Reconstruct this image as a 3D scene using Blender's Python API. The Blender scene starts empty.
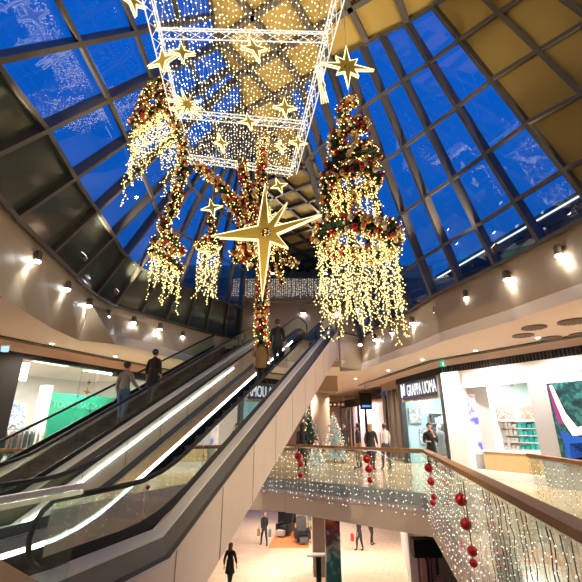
import bpy, bmesh, math, random
from mathutils import Vector, Matrix
random.seed(7)
S = bpy.context.scene
COL = S.collection
V = Vector
# ------------------------------------------------------------------ camera model
PITCH = math.radians(19.05); CP, SP = math.cos(PITCH), math.sin(PITCH); FPX = 388.0; CZ = 1.7
def ray(px, py):
    u = (px-291)/FPX; v = (291-py)/FPX
    return V((u, CP-v*SP, SP+v*CP))
def on_z(px, py, z):
    d = ray(px, py); k = (z-CZ)/d.z
    return V((d.x*k, d.y*k, z))
def at_y(px, py, y):
    d = ray(px, py); k = y/d.y
    return V((d.x*k, y, CZ+d.z*k))
def proj(p):
    z = p[2]-CZ; f = p[1]*CP+z*SP; u = -p[1]*SP+z*CP
    return 291+FPX*p[0]/f, 291-FPX*u/f, f
cam_d = bpy.data.cameras.new('camera'); cam = bpy.data.objects.new('camera', cam_d); COL.objects.link(cam)
cam_d.sensor_width = 24; cam_d.lens = 16; cam_d.clip_end = 500; cam_d.clip_start = .05
cam.location = (0, 0, CZ); cam.rotation_euler = (math.pi/2+PITCH, 0, 0)
S.camera = cam
# ------------------------------------------------------------------ materials
MATS = {}
def mat(name, col, rough=.5, metal=0., noise=0., nscale=6., bump=0., spec=.5, coat=0.):
    if name in MATS: return MATS[name]
    m = bpy.data.materials.new(name); m.use_nodes = True; nt = m.node_tree
    b = nt.nodes['Principled BSDF']
    b.inputs['Roughness'].default_value = rough; b.inputs['Metallic'].default_value = metal
    b.inputs['Specular IOR Level'].default_value = spec; b.inputs['Coat Weight'].default_value = coat
    c = (col[0], col[1], col[2], 1)
    b.inputs['Base Color'].default_value = c
    if noise or bump:
        tc = nt.nodes.new('ShaderNodeTexCoord'); n = nt.nodes.new('ShaderNodeTexNoise')
        n.inputs['Scale'].default_value = nscale; n.inputs['Detail'].default_value = 4
        nt.links.new(tc.outputs['Object'], n.inputs['Vector'])
        if noise:
            r = nt.nodes.new('ShaderNodeMix'); r.data_type = 'RGBA'
            r.inputs[6].default_value = (c[0]*(1-noise), c[1]*(1-noise), c[2]*(1-noise), 1)
            r.inputs[7].default_value = (min(1, c[0]*(1+noise)), min(1, c[1]*(1+noise)), min(1, c[2]*(1+noise)), 1)
            nt.links.new(n.outputs['Fac'], r.inputs[0]); nt.links.new(r.outputs[2], b.inputs['Base Color'])
        if bump:
            bp = nt.nodes.new('ShaderNodeBump'); bp.inputs['Strength'].default_value = bump; bp.inputs['Distance'].default_value = .01
            nt.links.new(n.outputs['Fac'], bp.inputs['Height']); nt.links.new(bp.outputs['Normal'], b.inputs['Normal'])
    MATS[name] = m
    return m
def emit(name, col, st, sampling='AUTO'):
    if name in MATS: return MATS[name]
    m = bpy.data.materials.new(name); m.use_nodes = True; nt = m.node_tree
    nt.nodes.remove(nt.nodes['Principled BSDF'])
    e = nt.nodes.new('ShaderNodeEmission'); e.inputs[0].default_value = (*col, 1); e.inputs[1].default_value = st
    nt.links.new(e.outputs[0], nt.nodes['Material Output'].inputs[0])
    m.cycles.emission_sampling = sampling
    MATS[name] = m
    return m
def glass(name, tint, refl, rough=.02, graze=.8):
    """thin architectural pane: mostly clear, mirrors more at grazing angles"""
    if name in MATS: return MATS[name]
    m = bpy.data.materials.new(name); m.use_nodes = True; nt = m.node_tree
    nt.nodes.remove(nt.nodes['Principled BSDF'])
    t = nt.nodes.new('ShaderNodeBsdfTransparent'); t.inputs[0].default_value = (*tint, 1)
    g = nt.nodes.new('ShaderNodeBsdfGlossy'); g.inputs['Roughness'].default_value = rough; g.inputs[0].default_value = (.9, .95, .95, 1)
    lw = nt.nodes.new('ShaderNodeLayerWeight'); lw.inputs[0].default_value = .5
    pw = nt.nodes.new('ShaderNodeMath'); pw.operation = 'POWER'; pw.inputs[1].default_value = 4
    ml = nt.nodes.new('ShaderNodeMath'); ml.operation = 'MULTIPLY_ADD'; ml.inputs[1].default_value = graze; ml.inputs[2].default_value = refl; ml.use_clamp = True
    mx = nt.nodes.new('ShaderNodeMixShader')
    nt.links.new(lw.outputs['Facing'], pw.inputs[0]); nt.links.new(pw.outputs[0], ml.inputs[0]); nt.links.new(ml.outputs[0], mx.inputs[0])
    nt.links.new(t.outputs[0], mx.inputs[1]); nt.links.new(g.outputs[0], mx.inputs[2])
    nt.links.new(mx.outputs[0], nt.nodes['Material Output'].inputs[0])
    MATS[name] = m
    return m
def tile_mat(name, c1, c2, scale, rough, mortar=.012, ratio=.5, mcol=None):
    if name in MATS: return MATS[name]
    m = mat(name, c1, rough); nt = m.node_tree; b = nt.nodes['Principled BSDF']
    tc = nt.nodes.new('ShaderNodeTexCoord'); br = nt.nodes.new('ShaderNodeTexBrick')
    br.inputs['Color1'].default_value = (*c1, 1); br.inputs['Color2'].default_value = (*c2, 1)
    br.inputs['Mortar'].default_value = (*(mcol or [x*.6 for x in c1]), 1)
    br.inputs['Scale'].default_value = scale; br.inputs['Mortar Size'].default_value = mortar
    br.inputs['Row Height'].default_value = ratio
    mp = nt.nodes.new('ShaderNodeMapping'); mp.inputs['Rotation'].default_value = (0, 0, .35)
    nt.links.new(tc.outputs['Object'], mp.inputs[0]); nt.links.new(mp.outputs[0], br.inputs['Vector'])
    nt.links.new(br.outputs['Color'], b.inputs['Base Color'])
    return m
def picture_mat(name, cols, scale, glow=0., seed=0., dist=1.5):
    """an abstract printed picture / lit poster: a few colours in soft blotches"""
    if name in MATS: return MATS[name]
    m = mat(name, cols[0], .35); nt = m.node_tree; b = nt.nodes['Principled BSDF']
    tc = nt.nodes.new('ShaderNodeTexCoord'); n = nt.nodes.new('ShaderNodeTexNoise'); n.noise_dimensions = '4D'
    n.inputs['W'].default_value = seed; n.inputs['Scale'].default_value = scale; n.inputs['Detail'].default_value = 3; n.inputs['Distortion'].default_value = dist
    r = nt.nodes.new('ShaderNodeValToRGB'); r.color_ramp.interpolation = 'EASE'
    while len(r.color_ramp.elements) < len(cols): r.color_ramp.elements.new(.5)
    for i, c in enumerate(cols):
        r.color_ramp.elements[i].position = 0 if i == 0 else .3+.4*i/len(cols); r.color_ramp.elements[i].color = (*c, 1)
    nt.links.new(tc.outputs['Object'], n.inputs['Vector']); nt.links.new(n.outputs['Fac'], r.inputs[0]); nt.links.new(r.outputs[0], b.inputs['Base Color'])
    if glow:
        nt.links.new(r.outputs[0], b.inputs['Emission Color']); b.inputs['Emission Strength'].default_value = glow
    return m
def mural_mat(name):
    m = mat(name, (.5, .2, .1), .5); nt = m.node_tree; b = nt.nodes['Principled BSDF']
    tc = nt.nodes.new('ShaderNodeTexCoord'); sx = nt.nodes.new('ShaderNodeSeparateXYZ'); n = nt.nodes.new('ShaderNodeTexNoise'); n.inputs['Scale'].default_value = 1.8; n.inputs['Detail'].default_value = 5; n.inputs['Distortion'].default_value = 1.2
    a = nt.nodes.new('ShaderNodeMath'); a.operation = 'MULTIPLY_ADD'; a.inputs[1].default_value = .30; a.inputs[2].default_value = 1.12
    c = nt.nodes.new('ShaderNodeMath'); c.operation = 'MULTIPLY_ADD'; c.inputs[1].default_value = .9
    d = nt.nodes.new('ShaderNodeMath'); d.operation = 'SUBTRACT'; d.inputs[1].default_value = .30
    r = nt.nodes.new('ShaderNodeValToRGB'); cols = [(.02, .16, .20), (.03, .30, .34), (.55, .62, .58), (.10, .06, .14), (.50, .14, .08), (.62, .26, .12), (.70, .42, .34), (.32, .16, .24)]
    while len(r.color_ramp.elements) < 8: r.color_ramp.elements.new(.5)
    for i, k in enumerate(cols): r.color_ramp.elements[i].position = .06+i*.12; r.color_ramp.elements[i].color = (*k, 1)
    L = nt.links.new; L(tc.outputs['Object'], sx.inputs[0]); L(tc.outputs['Object'], n.inputs['Vector']); L(sx.outputs['Z'], a.inputs[0]); L(n.outputs['Fac'], c.inputs[0]); L(a.outputs[0], c.inputs[2]); L(c.outputs[0], d.inputs[0]); L(d.outputs[0], r.inputs[0]); L(r.outputs[0], b.inputs['Base Color'])
    return m
STEEL = mat('brushed steel', (.86, .70, .59), .42, .2, .05, 3)
STEELD = mat('dark bronze steel', (.085, .075, .066), .4, .3)
DECK = mat('satin aluminium', (.74, .70, .66), .42, .2)
CHROME = mat('polished steel', (.7, .7, .7), .15, 1)
GOLDP = mat('champagne metal', (.60, .47, .27), .3, .8)
BLACK = mat('black rubber', (.010, .010, .012), .5, 0, spec=.3)
STEPM = mat('black escalator step', (.010, .010, .012), .6, 0, spec=.25)
RIB = mat('bronze grey steel', (.115, .104, .098), .45, .2, .06, 2)
YEL = mat('ochre acoustic panel', (.44, .315, .085), .7, 0, .10, .7)
BAND = mat('beige fascia paint', (.50, .39, .25), .45, 0, .03, 1)
SOF = mat('pale plaster', (.93, .83, .75), .6, 0, .02, 1)
WHITE = mat('white plaster', (.85, .84, .82), .5, 0, .02, 1)
GREYW = mat('grey satin panel', (.42, .42, .43), .4, .1)
BLK = mat('black fascia', (.010, .010, .011), .6, spec=.2)
WOOD = mat('oiled oak', (.30, .145, .055), .55, 0, .2, 9, spec=.3)
OAK = mat('light oak', (.58, .40, .20), .5, 0, .18, 8)
SLABP = mat('mauve grey slab paint', (.56, .46, .46), .5)
SLABT = mat('taupe slab paint', (.60, .48, .38), .5)
WALLB = mat('warm grey wall', (.40, .35, .29), .6, 0, .04, 1)
GLASS = glass('clear safety glass', (.90, .97, .94), .04)
ROOFG = glass('roof glass', (.95, .97, 1.0), .085, .01, .4)
SHOPG = glass('shop window glass', (.95, .97, .97), .03)
SPAN = mat('dark green spandrel glass', (.075, .095, .080), .08, 0, .25, .8, spec=.8)
LED = emit('white led strip', (.9, .96, 1), 9)
LAMP = emit('lamp lens', (.97, .97, 1), 40)
WARM = emit('warm fairy bulb', (1, .74, .24), 3.6, 'NONE')
NETB = emit('pale fairy bulb', (1, .82, .46), 4.5, 'NONE')
COOLB = emit('white fairy bulb', (1, .93, .80), 2.2, 'NONE')
OUTL = emit('star outline tube', (1, .88, .45), 2.2, 'NONE')
WIRE = mat('pale cable', (.45, .42, .38), .5)
WIREB = mat('dark cable', (.03, .03, .03), .5)
GREEN = mat('fir green', (.012, .035, .012), .7, 0, .4, 9)
STARF = mat('gold glitter sheet', (.52, .36, .05), .5, .2, .3, 60)
RED = mat('red glitter', (.42, .012, .02), .3, .5, .25, 60)
BAUB = [mat('red bauble', (.40, .02, .02), .18, .55), mat('gold bauble', (.80, .48, .14), .2, .75), mat('champagne bauble', (.80, .66, .48), .2, .6), mat('copper bauble', (.55, .17, .06), .2, .7)]
FLOOR1 = tile_mat('polished brown stone tiles', (.48, .34, .21), (.52, .37, .23), .9, .12, .006)
FLOOR0 = tile_mat('cream stone tiles', (.80, .60, .44), (.86, .67, .50), .8, .35, .008)
# ------------------------------------------------------------------ mesh builder
class MB:
    def __init__(s): s.v = []; s.f = []; s.m = []; s.mi = 0
    def add(s, vs, fs):
        o = len(s.v); s.v += [tuple(x) for x in vs]
        for f in fs: s.f.append([i+o for i in f]); s.m.append(s.mi)
    def quad(s, *p): s.add(p, [list(range(len(p)))])
    def box(s, c, sz, ax=None):
        ax = ax or (V((1, 0, 0)), V((0, 1, 0)), V((0, 0, 1))); c = V(c)
        h = [a*(d/2) for a, d in zip(ax, sz)]
        vs = [c+h[0]*i+h[1]*j+h[2]*k for i in (-1, 1) for j in (-1, 1) for k in (-1, 1)]
        s.add(vs, [(0, 1, 3, 2), (4, 6, 7, 5), (0, 4, 5, 1), (2, 3, 7, 6), (0, 2, 6, 4), (1, 5, 7, 3)])
    def beam(s, p, q, w, h, up=V((0, 0, 1))):
        p, q = V(p), V(q); d = (q-p); L = d.length
        if L < 1e-5: return
        d /= L; a = d.cross(up)
        if a.length < 1e-4: a = d.cross(V((1, 0, 0)))
        a.normalize(); b = a.cross(d)
        s.box((p+q)/2, (w, L, h), (a, d, b))
    def tube(s, path, r, n=6, closed=False, flat=1.):
        path = [V(p) for p in path]; N = len(path); rings = []; prev = None
        for i, p in enumerate(path):
            a = path[(i-1) % N] if (i > 0 or closed) else p; b = path[(i+1) % N] if (i < N-1 or closed) else p
            d = (b-a)
            if d.length < 1e-9: d = V((0, 0, 1))
            d.normalize()
            if prev is None:
                x = d.cross(V((0, 0, 1)))
                if x.length < 1e-3: x = d.cross(V((1, 0, 0)))
            else:
                x = prev-d*prev.dot(d)
                if x.length < 1e-4: x = d.cross(V((1, 0, 0)))
            x.normalize(); prev = x; y = d.cross(x)
            rr = r[i] if isinstance(r, (list, tuple)) else r
            rings.append([p+x*(rr*math.cos(t*2*math.pi/n))+y*(rr*flat*math.sin(t*2*math.pi/n)) for t in range(n)])
        vs = [v for g in rings for v in g]; fs = []
        for i in range(N if closed else N-1):
            for t in range(n):
                j = (i+1) % N; u = (t+1) % n
                fs.append((i*n+t, i*n+u, j*n+u, j*n+t))
        if not closed: fs += [tuple(range(n))[::-1], tuple((N-1)*n+t for t in range(n))]
        s.add(vs, fs)
    def prism(s, poly, z0, z1):
        n = len(poly); vs = [(p[0], p[1], z0) for p in poly]+[(p[0], p[1], z1) for p in poly]
        s.add(vs, [list(range(n))[::-1], list(range(n, 2*n))]+[(i, (i+1) % n, n+(i+1) % n, n+i) for i in range(n)])
    def lathe(s, c, prof, n=16, cap=True):
        c = V(c); vs = []; fs = []
        for r, z in prof: vs += [c+V((r*math.cos(t*2*math.pi/n), r*math.sin(t*2*math.pi/n), z)) for t in range(n)]
        for i in range(len(prof)-1):
            for t in range(n):
                u = (t+1) % n; fs.append((i*n+t, i*n+u, (i+1)*n+u, (i+1)*n+t))
        if cap: fs += [tuple(range(n))[::-1], tuple((len(prof)-1)*n+t for t in range(n))]
        s.add(vs, fs)
    def octa(s, c, r):
        c = V(c); s.add([c+V(d)*r for d in ((1, 0, 0), (-1, 0, 0), (0, 1, 0), (0, -1, 0), (0, 0, 1), (0, 0, -1))],
              [(0, 2, 4), (2, 1, 4), (1, 3, 4), (3, 0, 4), (2, 0, 5), (1, 2, 5), (3, 1, 5), (0, 3, 5)])
    def ball(s, c, r, n=10, m=7, sc=(1, 1, 1)):
        c = V(c); vs = [c+V((0, 0, r*sc[2]))]
        for i in range(1, m):
            a = math.pi*i/m
            vs += [c+V((r*sc[0]*math.sin(a)*math.cos(2*math.pi*t/n), r*sc[1]*math.sin(a)*math.sin(2*math.pi*t/n), r*sc[2]*math.cos(a))) for t in range(n)]
        vs.append(c-V((0, 0, r*sc[2]))); fs = [(0, 1+t, 1+(t+1) % n) for t in range(n)]
        for i in range(m-2):
            for t in range(n): fs.append((1+i*n+t, 1+(i+1)*n+t, 1+(i+1)*n+(t+1) % n, 1+i*n+(t+1) % n))
        e = len(vs)-1; fs += [(e, 1+(m-2)*n+(t+1) % n, 1+(m-2)*n+t) for t in range(n)]
        s.add(vs, fs)
    def build(s, name, mats, parent=None, smooth=False, kind=None, origin=None):
        me = bpy.data.meshes.new(name)
        o3 = V(origin) if origin is not None else None
        me.from_pydata([tuple(V(v)-o3) for v in s.v] if o3 is not None else s.v, [], s.f)
        for m in (mats if isinstance(mats, (list, tuple)) else [mats]): me.materials.append(m)
        me.polygons.foreach_set('material_index', s.m)
        if smooth: me.polygons.foreach_set('use_smooth', [True]*len(s.f))
        me.update()
        o = bpy.data.objects.new(name, me); COL.objects.link(o)
        if o3 is not None: o.location = o3
        if parent is not None:
            o.parent = parent
            if o3 is not None and parent.type == 'EMPTY': o.location = o3-parent.location
        if kind: o['kind'] = kind
        return o
def tag(o, label, cat, group=None, kind=None):
    o['label'] = label; o['category'] = cat
    if group: o['group'] = group
    if kind: o['kind'] = kind
    return o
def thing(name, label, cat, loc=(0, 0, 0), rz=0, group=None):
    o = bpy.data.objects.new(name, None); COL.objects.link(o); o.empty_display_size = .1
    o.location = loc; o.rotation_euler = (0, 0, rz)
    return tag(o, label, cat, group)
def struct(name, mb, m, parent=None, smooth=False):
    return mb.build(name, m, parent, smooth, None if parent is not None else 'structure')
def sgroup(name):
    o = bpy.data.objects.new(name, None); COL.objects.link(o); o['kind'] = 'structure'
    return o
def link_copy(src, parent=None, loc=None, rot=None, scale=None):
    c = src.copy(); COL.objects.link(c)
    if parent is not None: c.parent = parent
    if loc is not None: c.location = loc
    if rot is not None: c.rotation_euler = rot
    if scale is not None: c.scale = scale
    return c
def light(kind, loc, energy, col=(1, .9, .78), size=.2, target=None, angle=None, blend=.5, sy=None):
    d = bpy.data.lights.new(kind.lower()+' lamp', kind); d.energy = energy; d.color = col
    if kind == 'AREA':
        d.size = size
        if sy: d.shape = 'RECTANGLE'; d.size_y = sy
    else: d.shadow_soft_size = size
    if kind == 'SPOT': d.spot_size = angle or 1.2; d.spot_blend = blend
    o = bpy.data.objects.new(kind.lower()+'_lamp', d); COL.objects.link(o); o.location = loc
    dirv = (V(target)-V(loc)) if target is not None else V((0, 0, -1))
    o.rotation_euler = dirv.to_track_quat('-Z', 'Y').to_euler()
    return o
ORD = ['first', 'second', 'third', 'fourth', 'fifth', 'sixth', 'seventh', 'eighth', 'ninth', 'tenth', 'eleventh', 'twelfth', 'thirteenth', 'fourteenth', 'fifteenth', 'sixteenth', 'seventeenth', 'eighteenth', 'nineteenth', 'twentieth']
# ------------------------------------------------------------------ world and view
S.view_settings.view_transform = 'Standard'; S.view_settings.look = 'None'; S.view_settings.gamma = 1
S.view_settings.use_curve_mapping = False; S.view_settings.exposure = 0.22
w = bpy.data.worlds.new('dusk sky'); S.world = w; w.use_nodes = True; nt = w.node_tree
bg = nt.nodes['Background']; tc = nt.nodes.new('ShaderNodeTexCoord'); sx = nt.nodes.new('ShaderNodeSeparateXYZ')
rp = nt.nodes.new('ShaderNodeValToRGB'); nt.links.new(tc.outputs['Generated'], sx.inputs[0]); nt.links.new(sx.outputs['Z'], rp.inputs[0]); nt.links.new(rp.outputs[0], bg.inputs[0])
rp.color_ramp.elements[0].position = .1; rp.color_ramp.elements[0].color = (.006, .075, .30, 1)
rp.color_ramp.elements[1].position = .75; rp.color_ramp.elements[1].color = (.001, .090, .50, 1)
bg.inputs[1].default_value = 1.0
S.cycles.max_bounces = 8; S.cycles.transparent_max_bounces = 24; S.cycles.sample_clamp_indirect = 3; S.cycles.use_denoising = True
S.cycles.caustics_reflective = False; S.cycles.caustics_refractive = False
# ================================================================== ROOF
ZL = [5.7, 7.03, 8.55, 9.96, 11.5, 13.0]; ZR = [5.7, 6.8, 8.2, 9.75, 11.4, 13.0]
def ribline(pts):
    """least squares straight rib through measured points, sampled over height"""
    n = len(pts); mz = sum(p[2] for p in pts)/n; mx = sum(p[0] for p in pts)/n; my = sum(p[1] for p in pts)/n
    vz = sum((p[2]-mz)**2 for p in pts); ax = sum((p[0]-mx)*(p[2]-mz) for p in pts)/vz; ay = sum((p[1]-my)*(p[2]-mz) for p in pts)/vz
    return lambda z: V((mx+ax*(z-mz), my+ay*(z-mz), z))
Lr = [ribline(p) for p in (
  [(-4.08, 5.4, 8.55), (-3.54, 6.25, 9.96)], [(-4.72, 5.94, 7.03), (-4.13, 6.7, 8.55), (-3.57, 7.46, 9.96)],
  [(-5.63, 6.88, 5.7), (-4.95, 7.47, 7.03), (-4.26, 8.05, 8.55)], [(-5.9, 8.55, 5.7), (-5.11, 8.93, 7.03), (-4.34, 9.21, 8.55)],
  [(-6.14, 10.11, 5.7), (-5.28, 10.25, 7.03), (-4.49, 10.63, 8.55)], [(-6.53, 11.88, 5.7), (-5.4, 11.67, 7.03), (-4.55, 11.67, 8.55), (-2.0, 11.5, 13)])]
Lnodes = [[f(z) for z in ZL] for f in Lr]
for k in range(2):
    a, b = Lnodes[0], Lnodes[1]; Lnodes.insert(0, [a[i]*2-b[i] for i in range(6)])
for b, t in zip([(-6.23, 13.06), (-5.67, 13.99), (-5.08, 15.1), (-4.5, 16.1), (-3.9, 17.1), (-3.2, 17.9), (-2.6, 18.7)],
                [(-1.95, 11.7), (-1.88, 11.9), (-1.82, 12.1), (-1.78, 12.4), (-1.74, 12.8), (-1.7, 13.3), (-1.66, 13.9)]):
    b, t = V((*b, 5.7)), V((*t, 13)); Lnodes.append([b+(t-b)*((z-5.7)/7.3) for z in ZL])
Rr = [ribline(p) for p in (
  [(6.1, 6.36, 8.2), (5.75, 6.58, 9.75), (5.22, 6.95, 11.4)], [(5.77, 6.86, 6.8), (5.52, 7.2, 8.2), (5.08, 7.4, 9.75), (4.62, 7.65, 11.4), (4.07, 7.78, 13.0)],
  [(5.91, 8.14, 5.7), (5.4, 8.08, 6.8), (4.97, 8.16, 8.2), (4.54, 8.25, 9.75), (3.99, 8.28, 11.4), (3.51, 8.34, 13.0)],
  [(5.56, 9.59, 5.7), (5.02, 9.26, 6.8), (4.54, 9.18, 8.2), (4.02, 9.09, 9.75), (3.42, 8.9, 11.4), (2.84, 8.71, 13.0)],
  [(5.17, 11.09, 5.7), (4.54, 10.34, 6.8), (4.06, 9.92, 8.2), (3.5, 9.82, 9.75), (2.9, 9.47, 11.4), (2.32, 9.13, 13.0)],
  [(4.84, 12.36, 5.7), (4.14, 11.42, 6.8), (3.65, 10.95, 8.2), (2.96, 10.46, 9.75), (2.36, 9.94, 11.4), (1.79, 9.47, 13.0)])]
Rnodes = [[f(z) for z in ZR] for f in Rr]
for k in range(3):
    a, b = Rnodes[0], Rnodes[1]; Rnodes.insert(0, [a[i]*2-b[i] for i in range(6)])
for b, t in zip([(4.45, 13.73), (4.11, 14.95), (3.8, 16.4), (3.41, 18.59)], [(1.34, 9.84), (.87, 10.2), (.38, 10.55), (-.1, 10.9)]):
    b, t = V((*b, 5.7)), V((*t, 13)); Rnodes.append([b+(t-b)*((z-5.7)/7.3) for z in ZR])
wn = 0
def roof_side(nodes, opaque, side):
    global wn
    inward = V((1, 0, -.4)) if side == 'l' else V((-1, 0, -.4))
    for i in range(len(nodes)-1):
        A, B = nodes[i], nodes[i+1]; wn += 1
        g = sgroup('window_%d' % wn)
        nrm = (B[0]-A[0]).cross(A[5]-A[0]); nrm.normalize()
        if nrm.dot(inward) < 0: nrm = -nrm
        r = MB(); r.beam(A[0]-nrm*-.02, A[5]+nrm*.02, .10, .26, nrm)
        if i == len(nodes)-2: r.beam(B[0]+nrm*.02, B[5]+nrm*.02, .10, .26, nrm)
        r.build('rafter', RIB, g)
        c = MB()
        for j in range(6): c.beam(A[j]+nrm*.10, B[j]+nrm*.10, .09, .10, nrm)
        c.build('crossbar', RIB, g)
        for j in range(5):
            q = MB(); op = opaque(i, j)
            q.quad(A[j], B[j], B[j+1], A[j+1])
            q.build('panel' if op else 'pane', {0: ROOFG, 1: YEL, 2: SPAN}[op], g)
roof_side(Lnodes, lambda i, j: 2 if j == 0 else 0, 'l')
roof_side(Rnodes, lambda i, j: 1 if i < 4 else (0), 'r')
# crown ceiling of ochre panels between the two glazed sides and on over the neck
crown = [n[5].xy for n in Lnodes[:9]]+[(-1.7, 13.3), (-2.0, 18), (-2.6, 21), (-3, 28), (3.5, 28), (2.6, 21), (1.8, 17.4), (.8, 13.8)]+[n[5].xy for n in Rnodes[::-1]]
crown = [V((p[0], p[1])) for p in crown]
e0 = Lnodes[0][5].xy; e1 = Rnodes[0][5].xy
crown += [V((e1.x+.5, -8)), V((e0.x-.2, -8))]
mb = MB(); mb.prism(crown, 13.12, 13.4)
cl = struct('ceiling', mb, YEL)
def clip(poly, p, d):
    """intervals of the line p + t d inside the polygon"""
    ts = []
    n = len(poly)
    for i in range(n):
        a, b = poly[i], poly[(i+1) % n]; e = b-a; den = d.x*e.y-d.y*e.x
        if abs(den) < 1e-9: continue
        t = ((a.x-p.x)*e.y-(a.y-p.y)*e.x)/den; u = ((a.x-p.x)*d.y-(a.y-p.y)*d.x)/den
        if 0 <= u < 1: ts.append(t)
    ts.sort(); return [(ts[i], ts[i+1]) for i in range(0, len(ts)-1, 2)]
da = (Rnodes[4][5].xy-Rnodes[7][5].xy).normalized(); db = V((-da.y, da.x)); o = Rnodes[5][5].xy
for (d, n_, nm) in ((da, db, 'ceiling_rafter'), (db, da, 'ceiling_crossbar')):
    st = 1.35 if d is da else .78*1.6
    for k in range(-30, 31):
        p = o+n_*(k*st)
        for a, b in clip(crown, p, d):
            m = MB(); m.beam((*(p+d*a), 13.06), (*(p+d*b), 13.06), .16, .26); m.build(nm, RIB, cl)
# ================================================================== FASCIA BANDS, LEDGE, SOFFIT
def band(top_pts, bot_pts, name):
    n = len(top_pts); m = MB()
    for i in range(n-1):
        a, b = V(top_pts[i]), V(top_pts[i+1]); c, d = V(bot_pts[i]), V(bot_pts[i+1])
        la, lb = a+(c-a)*.0, b+(d-b)*.0
        out_a, out_b = V((a.x, a.y, 5.36)), V((b.x, b.y, 5.36))
        m.quad(a, b, out_b, out_a)                     # upper face the glass stands on
        m.quad(out_a, out_b, d, c)                     # leaning lower face
        m.quad(a+V((0, 0, .02)), b+V((0, 0, .02)), b, a)
    return struct(name, m, BAND)
Lb = [n[0] for n in Lnodes]; Lb = Lb+[V((-3.0, 19.2, 5.7))]
Lb = [Lb[0]+V((.9, -4, 0)), ]+Lb
def inward(pts, cx, dist, z):
    out = []
    for p in pts:
        d = V((cx-p.x, 11-p.y, 0)); d.x *= 1.0; d.normalize(); out.append(V((p.x+d.x*dist, p.y+d.y*dist*.5, z)))
    return out
ZS = 4.15
Lbot = [V((p.x-.1, p.y+.1, ZS)) for p in Lb[:len(Lb)-12]]+[V((*p, ZS)) for p in ((-5.75, 7.0), (-6.1, 8.6), (-6.4, 10.1), (-6.5, 11.7), (-5.65, 12.35), (-5.2, 13.25), (-4.75, 14.4), (-4.35, 15.6), (-3.98, 16.7), (-3.55, 17.6), (-3.15, 18.4), (-3.1, 19.2))]
Rb = [n[0] for n in Rnodes]+[V((2.25, 17.5, 5.7))]
Rb = [Rb[0]+V((-.9, -4, 0)), ]+Rb
Rbot = inward(Rb, 0, .02, ZS); Rbot[-1] = V((2.25, 17.45, ZS)); Rbot[-2] = V((3.3, 18.5, ZS))
band(Lb, Lbot, 'trim_1'); band(Rb, Rbot, 'trim_2')
# soffit ceilings of our level
LF = [V(p) for p in ((-10.4, 6), (-9.35, 10.4), (-8.6, 12.4), (-7.2, 16.1), (-5.7, 20), (-4.2, 24))]        # left shop fronts
RF = [V(p) for p in ((10.3, 6), (9.6, 9.7), (8.6, 11.5), (6.2, 15.8), (5.56, 20.5), (5.0, 26))]           # right shop fronts
def ring(bot, front, flip):
    poly = [p.xy for p in bot]+[V((p.x, p.y)) for p in front[::-1]]
    return poly
lp = [p.xy for p in Lbot]+[V((-2.6, 36)), V((-8, 36)), LF[5], LF[4], LF[3], LF[2], LF[1], LF[0], V((-11, -4))]
rp_ = [p.xy for p in Rbot]+[V((2.25, 20)), V((-2.6, 20)), V((-2.6, 36)), V((8, 36)), RF[5], RF[4], RF[3], RF[2], RF[1], RF[0], V((11, -4))]
m = MB(); m.prism(lp, ZS, ZS+.3); m.prism(rp_, ZS, ZS+.3)
m.prism([V((2.25, 17.5)), V((2.25, 20)), V((-2.6, 20)), V((-3.0, 19.2))], ZS, ZS+.3)
m.prism([V((5.7, 15.8)), V((14, 15.8)), V((14, 36)), V((-14, 36)), V((-14, 22)), V((5.7, 22))], ZS+.31, ZS+.45)
m.prism([V((7.5, -8)), V((14, -8)), V((14, 15.8)), V((7.5, 15.8))], ZS+.31, ZS+.45); m.prism([V((-14, -8)), V((-8, -8)), V((-8, 22)), V((-14, 22))], ZS+.31, ZS+.45)
struct('ceiling_lower', m, SOF)
# recessed dark slot with a green-tinted cover along the shop fronts
def offset_line(pts, d):
    out = []
    for i, p in enumerate(pts):
        a = pts[max(0, i-1)]; b = pts[min(len(pts)-1, i+1)]; t = (b-a).normalized(); out.append(V((p.x+t.y*d, p.y-t.x*d)))
    return out
def strip_wall(name, pts, z0, z1, th, m, seg=None):
    b = MB()
    for i in range(len(pts)-1):
        p, q = pts[i], pts[i+1]; b.beam((p.x, p.y, (z0+z1)/2), (q.x, q.y, (z0+z1)/2), th, z1-z0)
    return struct(name, b, m)
LO = offset_line(LF, .55); RO = offset_line(RF, -.55)
strip_wall('trim_3', LO, ZS-.045, ZS+.01, .30, mat('dark green slot', (.02, .045, .02), .3))
strip_wall('trim_4', RO, ZS-.045, ZS+.01, .26, MATS['dark green slot'])
strip_wall('trim_5', offset_line(LF, .1), 3.86, ZS, .2, mat('peach bulkhead', (.72, .52, .40), .6))
strip_wall('trim_6', offset_line(RF, -.1), 3.92, ZS, .2, mat('rose bulkhead', (.80, .66, .60), .6))
# ledge spotlights
def spotlight(p, out, label, grp):
    g = thing('spotlight', label, 'spotlight', p, 0, grp)
    b = MB(); b.lathe((0, 0, -.02), [(.07, -.10), (.085, -.08), (.085, .10), (.05, .14)], 14); b.beam((0, 0, .05), (out.x*-.14, out.y*-.14, .05), .04, .04)
    b.build('housing', mat('bronze lamp housing', (.16, .13, .10), .4, .6), g, True)
    l = MB(); l.ball((0, 0, -.135), .085, 12, 6, (1, 1, .45)); l.build('lens', LAMP, g, True)
    light('SPOT', V(p)+V((0, 0, -.2)), 22, (.92, .96, 1), .05, V(p)-V((0, 0, .55))-V((out.x*.25, out.y*.25, 0)), 1.15, .7)
LS = [(38, 256), (68, 285), (90, 302), (108, 313), (134, 319.5), (160, 326), (183, 334), (203, 341)]
RS = [(558, 250), (506, 275), (466, 294), (435.5, 309), (412, 320), (392, 330), (374.6, 337), (360, 342)]
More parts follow.
